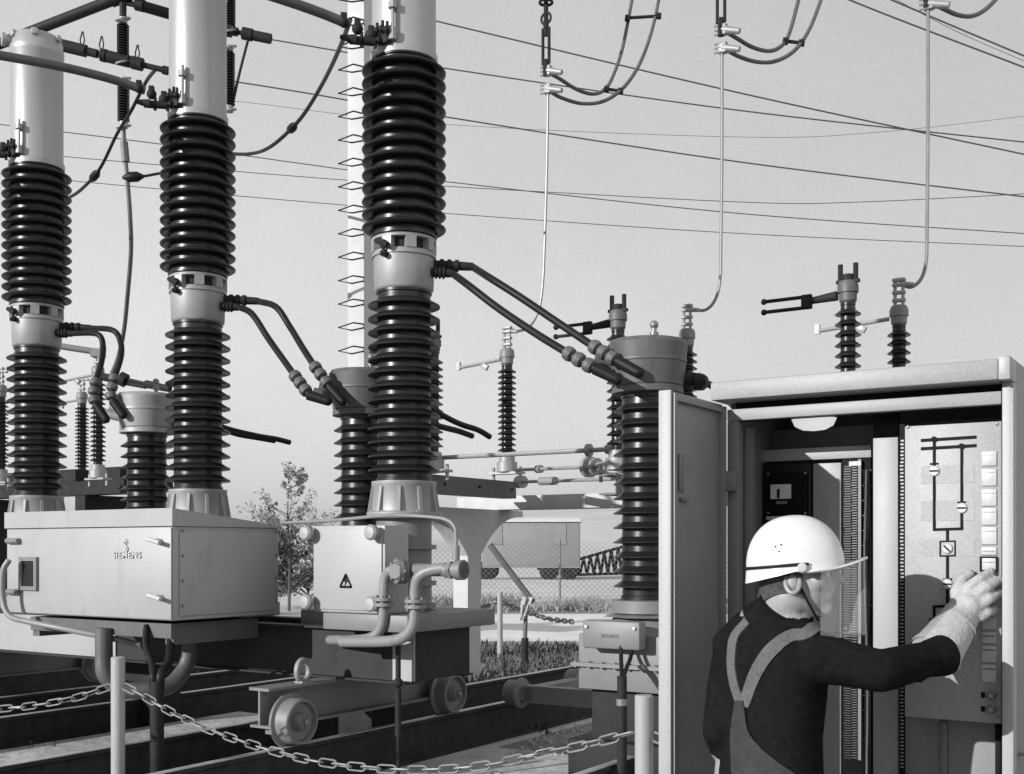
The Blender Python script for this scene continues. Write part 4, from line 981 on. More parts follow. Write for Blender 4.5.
sapling(308, 32, 534, 1.5, 'low bushy shrub right of the slender young tree', 2.6, M_LEAF, 'bush')

# ------------------------------------------------------------------ control cabinet
ZC = 3.5
FK = Fr(((1003-512)/F*ZC, ZC, 0))
K = thing('control_cabinet', 'tall open grey control cabinet with mimic panel, lamp and relay boards inside', 'cabinet', FK.o, RZ)
kl = FK.px(717, 383); xl = FK.px(727, 400).x; kw = -kl.x
ztop = FK.px(1003, 361).z; zlid = FK.px(1000, 382).z
DEP = .62
mb = MB(); mb.b2((kl.x, -.06, zlid), (-.0035, DEP+.04, ztop), bev=.006); mb.build('roof', M_ROOF, K)
# header rail below a dark slot
zh1, zh0 = FK.px(999, 391).z, FK.px(999, 404).z
mb = MB(); mb.b2((xl, .0, zh0), (-.005, .035, zh1), bev=.003); mb.build('header_rail', M_ROOF, K)
mb = MB(); mb.b2((xl, .05, zh0+.0), (-.005, .06, zlid-.0005)); mb.build('slot_back', M_INK, K)
x735, x752 = FK.px(738, 500).x, FK.px(752, 500, .08).x
mb = MB(); mb.b2((xl, .0, .12), (x735, .05, zh0-.0005), bev=.004); mb.b2((x735+.0005, .07, .12), (x752, .11, zh0-.02)); mb.build('left_jamb', M_GREY, K)
mb = MB(); mb.b2((-.003, -.062, zlid-.001), (.03, .06, ztop+.006), bev=.003); mb.b2((-.003, .0, .12), (.03, .06, zlid-.0015), bev=.003); mb.build('right_jamb', M_LIGHT, K)
mb = MB(); mb.b2((xl-.004, .05, .1), (xl+.012, DEP, zlid-.0006)); mb.b2((.012, .061, .1), (.03, DEP, ztop+.004)); mb.b2((xl+.0125, DEP-.015, .1), (.0115, DEP, zlid-.0007)); mb.b2((xl-.004, -.02, .0), (.03, DEP, .0995)); mb.build('housing', M_DOOR, K)
zs_ = zh0-.001
mb = MB(); mb.b2((xl+.013, .38, .105), (.011, .395, zs_)); mb.build('inner_back', M_SHAFT, K)
# wide pale rail with a dark board below, seen through the opening
def kb(px0, py0, px1, py1, y, th, name, m, bev=.002, parent=None):
    a, b = FK.px(px0, py0, y), FK.px(px1, py1, y)
    mb = MB(); mb.b2((a.x, y, min(a.z, b.z)), (b.x, y+th, max(a.z, b.z)), bev=bev); return mb.build(name, m, parent or K)
kb(759, 462, 871, 445, .30, .03, 'cross_rail', M_LIGHT)
mbd = kb(763, 580, 811, 463, .30, .03, 'meter_board', M_BOARD)
mt = kb(767, 515, 807, 472, .285, .0145, 'meter', M_INK, parent=mbd)
ml = kb(770.5, 499, 791, 484, .282, .0025, 'meter_dial', M_HELM, .0, mt)
kb(777, 498, 779.5, 489, .279, .0025, 'needle', M_INK, 0, ml)
kb(776, 504, 787, 501, .282, .0025, 'name_plate', M_GREY, 0, mt)
for xq, yq in ((768.5, 474), (805.5, 473), (768.5, 513), (805.5, 513)):
    p = FK.px(xq, yq, .285); mb = MB(); mb.lathe([(.005, 0), (.005, .002)], p, 10, Matrix.Rotation(R(90), 3, 'X')); mb.build('screw', M_ALU, mt)
kb(786, 548, 806, 524, .285, .0145, 'relay', M_INK, .003, mbd)
kb(766, 548, 784, 524, .285, .0145, 'relay', M_SHAFT, .003, mbd)
kb(766, 520, 786, 516, .27, .02, 'terminal_cover', M_PALE, 0.002, mbd)
kb(813, 774, 841, 462.5, .31, .02, 'side_plate', M_LIGHT)
tbk = kb(842, 790, 871, 455, .31, .02, 'terminal_board', M_INK)
def ticks(px0, px1, y0, y1, n, yl, name, m, fill=.45, th=.006, parent=None):
    mb = MB()
    for i in range(n):
        f0 = y0+(y1-y0)*i/n; f1 = f0+(y1-y0)/n*fill
        dx = random.uniform(-.6, .6)
        a, b = FK.px(px0+dx, f0, yl), FK.px(px1+dx*.5, f1, yl); mb.b2((a.x, yl, b.z), (b.x, yl+th, a.z))
    return mb.build(name, m, parent or K)
ticks(844, 851, 466, 760, 118, .305, 'terminal_strip', M_SHAFT, .42, .003, parent=tbk)
ticks(851.8, 857, 462, 760, 118, .302, 'terminal_strip', M_GREY, .36, .003, parent=tbk)
kb(858, 760, 861, 459, .293, .006, 'wire_duct', M_GREY, .0, tbk)
ticks(862, 871, 470, 770, 20, .302, 'wire_row', M_SHAFT, .06, .003, tbk)
kb(849, 466, 861, 461, .29, .006, 'terminal_cap', M_PALE, 0, tbk)
kb(873, 800, 898, 437, .20, .04, 'inner_post', M_LIGHT)
kb(873, 436.5, 898, 410, .22, .03, 'post_head', M_BOARD)
# perforated strip
ps = kb(899.6, 800, 904.6, 424, .075, .012, 'perforated_strip', M_INK, 0)
ticks(900.4, 903.6, 440, 770, 92, .072, 'slot_row', M_CAST, .42, .002, ps)
# lamp
p = FK.px(814, 409, .16)
lp = MB(); M_ = Matrix.Diagonal((1, .75, 1))
lp.lathe([(.074, -.0), (.078, .012), (.07, .03), (.03, .034)], p+Vector((0, 0, -.012)), 32, M_); lamp = lp.build('bulkhead_lamp', M_CAST, K)
lp = MB(); lp.lathe([(.078, .0), (.077, -.022), (.066, -.045), (.040, -.058), (.004, -.062)], p+Vector((0, 0, -.014)), 32, M_); lp.build('lamp_glass', M_LAMPG, lamp)
lp = MB(); lp.torus(p+Vector((0, 0, -.030)), .0775, .004, None, 32, 8, (1, .75)); lp.build('lamp_guard', M_CAST, lamp)
lp = MB(); lp.ball(p+Vector((0, 0, -.035)), .03, 14); lp.build('bulb', M_PALE, lamp)
# mimic panel
YP = .06
panel = kb(904.8, 716.5, 1001.5, 421, YP, .012, 'mimic_panel', M_PANEL, .002)
def ln(px0, py0, px1, py1, w=2.6):
    a, b = FK.px(px0, py0, YP), FK.px(px1, py1, YP); d = (b-a); ww = w/F*FK.o.y*1.04/2
    n = Vector((-d.z, 0, d.x)).normalized()*ww; return [a-n, b-n, b+n, a+n]
mb = MB()
for q in ((921, 440.5, 976.5, 437, 3), (921, 448.8, 976.5, 445.5, 3), (934.3, 439, 934.3, 466, 2.6), (934.3, 476, 934.3, 530, 2.6), (961.8, 447, 961.8, 503, 2.6), (961.8, 513, 961.8, 530, 2.6), (933, 529.6, 963, 528.6, 2.6), (947.5, 530, 947.5, 541, 2.6),
          (940, 541.5, 955.5, 541, 1.4), (940, 556, 955.5, 555.5, 1.4), (940.3, 541, 940.3, 556.4, 1.4), (955.2, 540.5, 955.2, 556, 1.4), (947.5, 556, 947.5, 579, 2.6), (930, 464, 938.5, 463.6, 1.6), (957.5, 502.5, 966, 502, 1.6), (943, 579.5, 952, 579, 1.8),
          (947.5, 588, 947.5, 606, 2.6), (933, 606.6, 948.5, 606, 2.6), (934.3, 606, 934.3, 620, 2.6), (929, 619.5, 939.5, 619, 1.8), (934.3, 628, 934.3, 650, 2.6)):
    P = ln(*q); mb.poly([Vector((v.x, YP-.0003, v.z)) for v in P], (0, -.0028-.0001*random.random(), 0))
mb.build('mimic_line', M_INK, panel)
for (px, py) in ((934.3, 439.4), (961.8, 446.4)):
    p = FK.px(px, py, YP); mb = MB(); mb.lathe([(.0095, 0), (.0095, .0045)], p, 16, Matrix.Rotation(R(90), 3, 'X')); mb.build('mimic_node', M_INK, panel)
for (px, py, ang) in ((934.5, 471, 0), (962, 508, 0), (947.5, 548.5, 45), (947.5, 584, 0), (934.3, 624, 0)):
    p = FK.px(px, py, YP); mb = MB(); mb.lathe([(.0165, 0), (.0165, .005), (.014, .008)], p, 24, Matrix.Rotation(R(90), 3, 'X')); kn = mb.build('indicator_disc', M_PALE, panel)
    mb = MB(); mb.box(p+Vector((0, -.0095, 0)), (.027, .0025, .0045), Matrix.Rotation(R(ang), 3, 'Y')); mb.build('pointer', M_INK, kn)
for (y0, y1) in ((451, 466), (468.5, 486), (489, 506), (508, 525), (527, 544.5), (547, 555), (558, 570), (574, 590), (594, 610), (613, 629), (632, 643), (646, 662), (665, 682)):
    b_ = kb(981.5, y1, 996.5, y0, YP-.006, .0055, 'push_plate', M_PALE, .001, panel)
    kb(982.5, y0+4.5, 995, y0+3.7, YP-.0072, .0011, 'label_line', M_GREY, 0, b_)
a, b = FK.px(980.5, 571.5, YP), FK.px(997.5, 556.5, YP)
mb = MB(); wv = .003
mb.b2((a.x, YP-.013, a.z), (a.x+wv, YP-.0005, b.z)); mb.b2((b.x-wv, YP-.013, a.z), (b.x, YP-.0005, b.z)); mb.b2((a.x+wv, YP-.013, a.z), (b.x-wv, YP-.0005, a.z+wv)); mb.b2((a.x+wv, YP-.013, b.z-wv), (b.x-wv, YP-.0005, b.z)); mb.build('label_frame', M_INK, panel)
for py in (695, 709):
    p = FK.px(992, py, YP); mb = MB(); mb.lathe([(.016, 0), (.016, .006), (.011, .008), (.011, .02), (.008, .023)], p, 20, Matrix.Rotation(R(90), 3, 'X')); mb.build('knob', M_ALU, panel)
    kb(981, py+2.5, 985, py-2.5, YP-.004, .0035, 'tag', M_INK, 0, panel)
for (y0, y1) in ((484, 464), (521, 500), (556, 539)): kb(921, y0, 974, y1, YP-.0012, .001, 'inlay_plate', M_PANEL, 0, panel)
for px, py in ((908, 427), (997, 424), (908, 709), (997, 717)):
    p = FK.px(px, py, YP); mb = MB(); mb.lathe([(.0055, 0), (.0055, .002), (.003, .0032)], p, 12, Matrix.Rotation(R(90), 3, 'X')); mb.build('screw', M_ALU, panel)
for i, (px, w_) in enumerate(((864, .004), (866.5, .005), (869, .004))):
    A, Bq = FK.px(px, 470, .285), FK.px(px, 800, .285); mb = MB(); mb.tube(spline([A, A.lerp(Bq, .3)+Vector((.006*(-1)**i, 0, 0)), A.lerp(Bq, .65)+Vector((-.005*(-1)**i, -.004, 0)), Bq], 8), w_, 8); mb.build('wire_bundle', M_INK if i != 1 else M_SHAFT, tbk)
# dark compartment below the panel
kb(905, 900, 1001, 720, .16, .02, 'lower_board', M_DOOR)
kb(940, 900, 947, 722, .145, .014, 'lower_rail', M_GREY)
kb(995, 900, 1001, 722, .12, .03, 'latch_strip', M_INK)
# doors
hx = FK.px(724.5, 405).x
dz1 = FK.px(724.5, 405).z; 
kd = FK.o+E1*hx
# door width so its free edge meets the photo
dwid = .445
mb = MB(); mb.b2((-.012, -dwid, .14), (.012, -.012, dz1), bev=.003)
dl = mb.build('door', M_DOOR, K); dl.location = (hx-.014, 0, 0)
mb = MB(); mb.b2((-.02, -dwid-.012, .14), (.022, -dwid-.0005, dz1), bev=.002); mb.build('door_edge', M_LIGHT, dl)
mb = MB(); mb.b2((.0125, -dwid+.001, .15), (.030, -dwid+.02, dz1-.01)); mb.b2((.0125, -.05, .15), (.03, -.02, dz1-.01)); mb.b2((.0125, -dwid+.021, dz1-.03), (.028, -.051, dz1-.011)); mb.build('stiffener', M_DOOR, dl)
mb = MB(); mb.b2((.0125, -dwid+.06, 1.83), (.02, -dwid+.095, 1.95), bev=.002); mb.b2((.0125, -dwid+.07, 1.80), (.024, -dwid+.13, 1.81)); mb.build('card_clip', M_GREY, dl)
for z in (1.88, 1.12, .4):
    mb = MB(); mb.b2((-.03+.018, -.03, z-.035), (.05+.014, -.001, z+.035), bev=.004); mb.cyl((.016, -.03, z-.05), (.016, -.03, z+.05), .012, seg=10); mb.build('hinge', M_GREY, dl)
mb = MB(); p = FK.px(1012, 753, .1); mb.cyl((.0305, .10, p.z), (.06, .10, p.z), .006, seg=10); mb.cyl((.058, .07, p.z), (.058, .14, p.z-.002), .007, seg=10); mb.build('handle', M_CAST, K)

# ------------------------------------------------------------------ the worker
def remesh(mb, voxel, name, smooth_it=6, fac=.5):
    me = bpy.data.meshes.new(name+'_src'); mb.bm.to_mesh(me); mb.bm.free()
    o = bpy.data.objects.new(name+'_src', me); COL.objects.link(o)
    m = o.modifiers.new('r', 'REMESH'); m.mode = 'VOXEL'; m.voxel_size = voxel
    s = o.modifiers.new('s', 'SMOOTH'); s.factor = fac; s.iterations = smooth_it
    dg = bpy.context.evaluated_depsgraph_get(); out = bpy.data.meshes.new_from_object(o.evaluated_get(dg)); out.name = name
    bpy.data.objects.remove(o); bpy.data.meshes.remove(me)
    for p in out.polygons: p.use_smooth = True
    return out
def link(me, name, mats, parent=None):
    me.materials.clear()
    for m in mats: me.materials.append(m)
    o = bpy.data.objects.new(name, me); COL.objects.link(o)
    if parent: o.parent = parent
    return o
WB = Vector((.757, 3.38, 0)); FACE = R(-55)                # standing point, facing right and away
PX = Matrix.Rotation(-FACE, 3, 'Z')
def wl(px, py, z): return PX @ (W(px, py, z)-WB)
def limb(mb, P, Rr, seg=18):
    for a, b, r0, r1 in zip(P, P[1:], Rr, Rr[1:]): mb.cyl(a, b, r0, r1, seg=seg)
    for p, r in zip(P, Rr): mb.ball(p, r, seg)
shR, shL = wl(817, 657, 3.24), wl(732, 655, 3.52)
elR, wrR = wl(880, 671, 3.18), wl(936, 657, 3.32)
hd_c = wl(797, 577.5, 3.33)
body = MB()
rings = []
# torso loft: (z, half width, half depth, x, y)
for (z, a, b, x, y) in ((.80, .165, .12, 0, -.01), (.90, .172, .125, 0, -.01), (1.0, .165, .122, 0, -.005), (1.10, .158, .118, 0, .0), (1.22, .170, .122, 0, .005), (1.32, .182, .125, .0, .0), (1.38, .178, .115, .0, -.01), (1.43, .13, .085, .0, -.005), (1.465, .075, .07, .005, .005)):
    rings.append([body.bm.verts.new((x+a*math.copysign(abs(math.cos(t))**.8, math.cos(t)), y+b*math.copysign(abs(math.sin(t))**.8, math.sin(t)), z)) for t in [2*math.pi*i/32 for i in range(32)]])
for A, B in zip(rings, rings[1:]):
    for i in range(32): body._f((A[i], A[(i+1) % 32], B[(i+1) % 32], B[i]))
body._f(rings[0][::-1]); body._f(rings[-1])
# shoulders and arms
limb(body, [Vector((.07, 0, 1.40)), shR+Vector((-.02, 0, .0)), (shR+elR)/2, elR, (elR+wrR)/2, wrR], [.075, .078, .064, .060, .056, .050])
elL = wl(721, 731, 3.42); wrL = wl(725, 752, 3.54)
limb(body, [Vector((-.07, 0, 1.40)), shL+Vector((.02, 0, 0)), (shL+elL)/2, elL, (elL+wrL)/2, wrL], [.072, .074, .062, .056, .05, .042])
# sleeve folds on the reaching arm
ax_ = (elR-shR).normalized(); sd = ax_.cross(Vector((0, 0, 1))).normalized()
for f, ofs, r, tw in ((.02, .070, .026, .3), (.16, .066, .022, -.4), (.30, .062, .022, .5), (.46, .058, .020, -.3), (.64, .055, .020, .5), (.82, .052, .022, -.5), (.98, .050, .022, .4), (1.16, .046, .018, -.4), (1.35, .044, .016, .5), (1.6, .042, .016, -.4)):
    q = shR.lerp(elR, f) if f <= 1 else elR.lerp(wrR, f-1)
    p = q+Vector((0, 0, ofs-.012))-sd*.01
    limb(body, [p-sd*.05-ax_*tw*.06-Vector((0, 0, .024)), p, p+sd*.05+ax_*tw*.06-Vector((0, 0, .024))], [.010, r*.62, .010], 12)
    p = q-sd*(-(ofs-.014))
    limb(body, [p-ax_*tw*.05-Vector((0, 0, .045))-sd*.02, p, p+ax_*tw*.05+Vector((0, 0, .04))-sd*.02], [.010, r*.55, .010], 12)
# neck and legs
limb(body, [Vector((.0, -.005, 1.40)), hd_c+Vector((-.0, -.03, -.05))], [.066, .060])
for s in (-1, 1):
    limb(body, [Vector((s*.085, -.005, .86)), Vector((s*.10, .02, .48)), Vector((s*.10, -.02, .09))], [.092, .066, .046])
    limb(body, [Vector((s*.10, -.03, .05)), Vector((s*.11, .13, .04))], [.048, .036])
# head, turned further right than the body and tipped back a little
HY = R(-49); HT = R(1)
HM = Matrix.Rotation(HY, 3, 'Z') @ Matrix.Rotation(HT, 3, 'X')
def hp_(x, y, z): return hd_c+HM @ Vector((x, y, z))
body.ball(hp_(0, -.012, .035), .1, 24, HM, (.76, .98, 1.0))
body.ball(hp_(0, .03, -.035), .07, 20, HM, (.86, .95, 1.15))
limb(body, [hp_(0, .055, -.085), hp_(0, .075, -.09)], [.034, .026])
limb(body, [hp_(.045, .01, -.07), hp_(0, .07, -.095), hp_(-.045, .01, -.07)], [.022, .022, .022])
limb(body, [hp_(0, .090, .03), hp_(0, .120, -.008), hp_(0, .104, -.018)], [.013, .0165, .014], 10)
limb(body, [hp_(-.04, .072, .045), hp_(0, .088, .045), hp_(.04, .072, .045)], [.012, .014, .012], 10)
limb(body, [hp_(-.02, .092, -.040), hp_(.02, .092, -.040)], [.0105, .0105], 10)
limb(body, [hp_(-.018, .088, -.056), hp_(.018, .088, -.056)], [.011, .011], 10)
for s in (-1, 1): body.ball(hp_(s*.045, .055, -.01), .03, 12)
# left bare hand
hb = wrL+Vector((.0, .015, -.035))
limb(body, [wrL, hb+Vector((0, .005, -.05))], [.030, .036], 12)
for i in range(4):
    q = hb+Vector((.012, -.03+.02*i, -.075)); limb(body, [q, q+Vector((.004, .004, -.045)), q+Vector((.022, .006, -.08-.006*(i in (1, 2)))) ], [.0105, .0095, .008], 10)
limb(body, [hb+Vector((.0, .035, -.02)), hb+Vector((.02, .05, -.06)), hb+Vector((.03, .045, -.09))], [.013, .011, .009], 10)
bmesh_body = remesh(body, .0070, 'person', 14)
person = link(bmesh_body, 'person', [M_SWEAT, M_SKIN, M_OVER])
person.location = WB; person.rotation_euler.z = FACE
tag(person, 'worker in white helmet, black sweater and overalls reaching a gloved hand to the panel', 'person')
nk = hd_c.z-.115
for p in bmesh_body.polygons:
    c = p.center; d = (c-hd_c).length
    if c.z > nk and d < .2: p.material_index = 1
    elif c.z < wrL.z+.0 and (c-hb).length < .17: p.material_index = 1
    elif c.z < .93 and abs(c.x) < .2 and (c-wrL).length > .16: p.material_index = 2
tree = BVHTree.FromPolygons([v.co for v in bmesh_body.vertices], [tuple(p.vertices) for p in bmesh_body.polygons])
def patch(grid, off, name, m, th=.006, parent=person):
    """cloth strip: grid rows of points are pressed onto the body and lifted by off"""
    mb = MB(); rows = []
    for row in grid:
        rr_ = []
        for q in row:
            h, n, i, d = tree.find_nearest(q); rr_.append(mb.bm.verts.new(h+n*off))
        rows.append(rr_)
    for A, B in zip(rows, rows[1:]):
        for i in range(len(A)-1): mb._f((A[i], A[i+1], B[i+1], B[i]), True)
    bmesh.ops.smooth_vert(mb.bm, verts=mb.bm.verts, factor=.4, use_axis_x=True, use_axis_y=True, use_axis_z=True)
    bmesh.ops.smooth_vert(mb.bm, verts=mb.bm.verts, factor=.4, use_axis_x=True, use_axis_y=True, use_axis_z=True)
    bmesh.ops.recalc_face_normals(mb.bm, faces=mb.bm.faces)
    bmesh.ops.solidify(mb.bm, geom=mb.bm.faces[:], thickness=th)
    return mb.build(name, m, parent)
def ray_back(px, py):
    """point on the worker's body under a picture point (in the person's frame)"""
    o = PX @ (Vector((0, 0, CH))-WB); d = (PX @ (W(px, py, 1)-Vector((0, 0, CH)))).normalized()
    h = tree.ray_cast(o, d); return h[0]
def strap(P, wpx, name):
    pts = [ray_back(*p) for p in P]; pts = [p for p in pts if p is not None]
    p0 = pts[0]; pts = [p0+Vector((0, .13, -.06)), p0+Vector((0, .055, .02))]+pts
    pts = spline(pts, 8); grid = []
    for i, p in enumerate(pts):
        h, n, _, _ = tree.find_nearest(p); t_ = (pts[min(i+1, len(pts)-1)]-pts[max(0, i-1)]).normalized(); s_ = n.cross(t_).normalized()
        grid.append([p+s_*wpx*(k/3-.5)*1.0 for k in range(4)])
    return patch(grid, .006, name, M_STRAP)
xb = ray_back(742, 704)
strap([(747, 622), (738, 632), (733, 645), (732, 665), (735, 685), (742, 706)], .040, 'overall_strap')
strap([(806, 634), (792, 636), (778, 644), (765, 658), (754, 678), (744, 706)], .046, 'overall_strap')
# overall back bib: a narrow V at the strap crossing that widens towards the right hip
grid = []
for i in range(22):
    y = 699+i*5.0; f = i/21
    xl_ = 737-5*min(1, f*3)+3*max(0, f-.4); xr_ = 745+14*f+150*max(0, f-.28)**1.55
    row = []
    for k in range(17):
        q = ray_back(xl_+(xr_-xl_)*k/16, y)
        row.append(q if q is not None else (row[-1] if row else xb))
    grid.append(row)
patch(grid, .010, 'overalls', M_OVER)
# ears
for s in (-1, 1):
    mb = MB(); c = hp_(s*.079, -.012, -.012); M2 = HM @ Matrix.Rotation(R(90)-s*.35 if s > 0 else R(90)+.35, 3, 'Y')
    mb.torus(c, .024, .007, HM @ Matrix.Rotation(s*R(62), 3, 'Y') @ Matrix.Rotation(0, 3, 'X'), 20, 8, (1.35, .8)); mb.ball(c, .02, 14, HM, (.4, .8, 1.25)); mb.build('ear', M_SKIN, person)
# hair: cap of short hair at the back and sides below the helmet
grid = []
for i in range(12):
    f = i/11; row = []
    for k in range(33):
        a_ = R(-205)+R(230)*k/32; side = abs(math.cos(a_))**3
        zz_ = .045-(.108-.02*side)*f
        row.append(hp_(.09*math.cos(a_), -.03+.12*math.sin(a_), zz_))
    grid.append(row)
patch(grid, .007, 'hair', M_HAIR, .006)
for s_ in (-1, 1):
    mb = MB(); c = hp_(s_*.030, .0835, .010); mb.ball(c, .0125, 14); ey = mb.build('eye', M_HELM, person)
    mb = MB(); mb.ball(c+HM @ Vector((s_*.003, .0075, .0)), .0065, 10); mb.build('iris', M_INK, ey)
    mb = MB(); mb.tube(spline([hp_(s_*.012, .104, .034), hp_(s_*.032, .098, .040), hp_(s_*.052, .080, .034)], 5), [.004]*11, 8); mb.build('eyebrow', M_HAIR, person)
# sweater collar
mb = MB(); cc = Vector((.0, -.005, 1.425)).lerp(hd_c, .12)
nb = Vector((0, -.005, 1.40)); nd = (hd_c+Vector((0, -.03, -.05))-nb).normalized(); Mn = nd.to_track_quat('Z', 'Y').to_matrix()
mb.lathe([(.098, .0), (.082, .03), (.074, .055), (.076, .066), (.071, .068), (.066, .05)], nb+nd*.034, 32, Mn); mb.build('collar', M_SWEAT, person)
# helmet
HB = HM @ Matrix.Rotation(R(2), 3, 'X')
def hel(x, y, z): return hd_c+HM @ Vector((0, -.005, .035))+HB @ Vector((x, y, z))
helm = MB(); rows = []
NA = 56
def shell(a_, lat, g=0.0):
    # a_: 0 = right side, 90 deg = front
    c, s = math.cos(a_), math.sin(a_); rx, ry, h = .113+g, .139+g, .146+g
    return Vector((rx*c*math.cos(lat)**.88, ry*s*math.cos(lat)**.88, h*math.sin(lat)))
for i in range(15):
    lat = R(89.5)*i/14
    rows.append([helm.bm.verts.new(hel(*shell(2*math.pi*k/NA, lat))) for k in range(NA)])
# skirt below the rim: longer at the nape
low = []
for f in (.5, 1.0):
    ring = []
    for k in range(NA):
        a_ = 2*math.pi*k/NA; back = max(0, -math.sin(a_)); p_ = shell(a_, 0)
        ring.append(helm.bm.verts.new(hel(p_.x*(1+.035*f), p_.y*(1+.035*f), -(.016+.030*back)*f)))
    low.append(ring)
allr = [low[1], low[0]]+rows
for A, B in zip(allr, allr[1:]):
    for k in range(NA): helm._f((A[k], A[(k+1) % NA], B[(k+1) % NA], B[k]), True)
bmesh.ops.recalc_face_normals(helm.bm, faces=helm.bm.faces)
bmesh.ops.solidify(helm.bm, geom=helm.bm.faces[:], thickness=.004)
helmet = helm.build('helmet', M_HELM, person)
mb = MB(); rows = []                                # brim at the front
for j in range(7):
    f = j/6; row = []
    for k in range(33):
        a_ = R(10)+R(160)*k/32; p_ = shell(a_, 0); ex = .058*math.sin(a_)**1.4*f
        row.append(mb.bm.verts.new(hel(p_.x*(1.03+.05*f), p_.y*1.03+ex, -.010+.036*f*max(0, math.sin(a_))**2-.010*f)))
    rows.append(row)
for A, B in zip(rows, rows[1:]):
    for i in range(32): mb._f((A[i], A[i+1], B[i+1], B[i]), True)
bmesh.ops.recalc_face_normals(mb.bm, faces=mb.bm.faces)
bmesh.ops.solidify(mb.bm, geom=mb.bm.faces[:], thickness=.006); mb.build('brim', M_HELM, helmet)
mb = MB(); pts = []
for k in range(30):
    a_ = R(-190)+R(205)*k/29; p_ = shell(a_, 0); back = max(0, -math.sin(a_)); pts.append(hel(p_.x*1.045, p_.y*1.045, .004-.006*back))
mb.tube(pts, .0042, 8); mb.build('elastic_band', M_BLACK, helmet)
for s in (-1, 1):
    p = hel(s*.1145, .02, -.006); mb = MB(); mb.lathe([(.014, 0), (.014, .010), (.010, .014), (.002, .0145)], p, 20, HB @ Matrix.Rotation(R(90)*s, 3, 'Y')); mb.build('visor_pivot', M_PALE, helmet)
for (dx, dz) in ((-.012, .048), (.006, .052), (.0, .036)):
    a_ = R(-18)+dx*7; lat = R(90)*(dz/.142)*.75; p = hel(*shell(a_, lat, .0005)); q = hel(*shell(a_, lat, .002)); mb = MB(); mb.cyl(p, q, .0028, seg=8); mb.build('vent_hole', M_BOARD, helmet)
mb = MB(); rows = []                                # clear face shield
for j in range(8):
    f = j/7; row = []
    for k in range(25):
        a_ = R(22)+R(136)*k/24; p_ = shell(a_, 0); ex = .056*math.sin(a_)**1.2
        row.append(mb.bm.verts.new(hel(p_.x*(1.03-.04*f), p_.y*1.03+ex-.012*f, -.020+.024*max(0, math.sin(a_))**2*(1-f)-.185*f)))
    rows.append(row)
for A, B in zip(rows, rows[1:]):
    for i in range(24): mb._f((A[i], A[i+1], B[i+1], B[i]), True)
bmesh.ops.recalc_face_normals(mb.bm, faces=mb.bm.faces); bmesh.ops.solidify(mb.bm, geom=mb.bm.faces[:], thickness=.0015); mb.build('face_shield', M_VISOR, helmet)
mb = MB(); e_ = rows[-1] if False else None
pts = []
for k in range(25):
    a_ = R(22)+R(136)*k/24; p_ = shell(a_, 0); ex = .056*math.sin(a_)**1.2; pts.append(hel(p_.x*.99, p_.y*1.03+ex-.012, -.205))
mb.tube(pts, .0014, 6); mb.build('shield_edge', M_ALU, helmet)
mb = MB(); mb.tube(spline([hp_(.078, .012, -.03), hp_(.066, .03, -.07), hp_(.03, .055, -.118), hp_(-.03, .055, -.118), hp_(-.066, .03, -.07), hp_(-.078, .012, -.03)], 6), .004, 6); mb.build('chin_strap', M_BLACK, helmet)
# glove: gauntlet, palm, four fingers, thumb
def gk(px, py, y): 
    l = FK.px(px, py, y); w_ = FK.world(l.x, l.y, l.z); return PX @ (w_-WB)
g = MB()
cuff = gk(936, 653, -.15); wrist = gk(953, 629, -.075); palm = gk(967, 607, -.02)
limb(g, [cuff, wrist], [.075, .064], 24)
ax_ = (palm-wrist).normalized()
Mg = ax_.to_track_quat('Z', 'Y').to_matrix()
nrm = PX @ E2                                       # panel normal in the person's frame
limb(g, [wrist, gk(960, 617, -.03), palm], [.062, .055, .048], 24)
kn = [gk(968, 588, -.014), gk(976, 595, -.018), gk(980, 605, -.020), gk(980, 616, -.018)]
tips = [gk(991, 572, .044), gk(999, 580, .044), gk(999, 593, .044), gk(995, 609, .044)]
for k_, t_ in zip(kn, tips):
    md = k_.lerp(t_, .5)-nrm*.020
    limb(g, [palm.lerp(k_, .4), k_, md, t_], [.029, .0192, .0168, .0140], 14)
limb(g, [palm+(wrist-palm)*.3, gk(957, 592, .0), gk(962, 580, .02), gk(970, 574, .040)], [.030, .022, .018, .015], 14)
# creases over the back of the glove
gm = remesh(g, .0040, 'glove', 3)
glove = link(gm, 'glove', [M_GLOVE], person)
mb = MB(); d = (wrist-cuff).normalized(); Mg = d.to_track_quat('Z', 'Y').to_matrix()
mb.lathe([(.0775, -.012), (.079, -.004), (.077, .006), (.073, .006), (.071, -.012)], cuff, 32, Mg, cap=False); mb.build('cuff_hem', M_GLOVE, glove)
mb = MB(); pts = []
for k in range(14):
    a_ = math.pi*2*k/28+R(150); pts.append(wrist+d*.01+Mg @ Vector((.0655*math.cos(a_), .0655*math.sin(a_), 0)))
mb.tube(pts, .0028, 6); mb.build('seam', M_GLOVE, glove)
# sweater cuff
mb = MB(); d2 = (wrR-elR).normalized(); M3 = d2.to_track_quat('Z', 'Y').to_matrix()
mb.lathe([(.050, -.05), (.055, -.02), (.060, .03), (.057, .034), (.050, .0)], wrR, 28, M3); mb.build('sleeve_cuff', M_SWEAT, person)

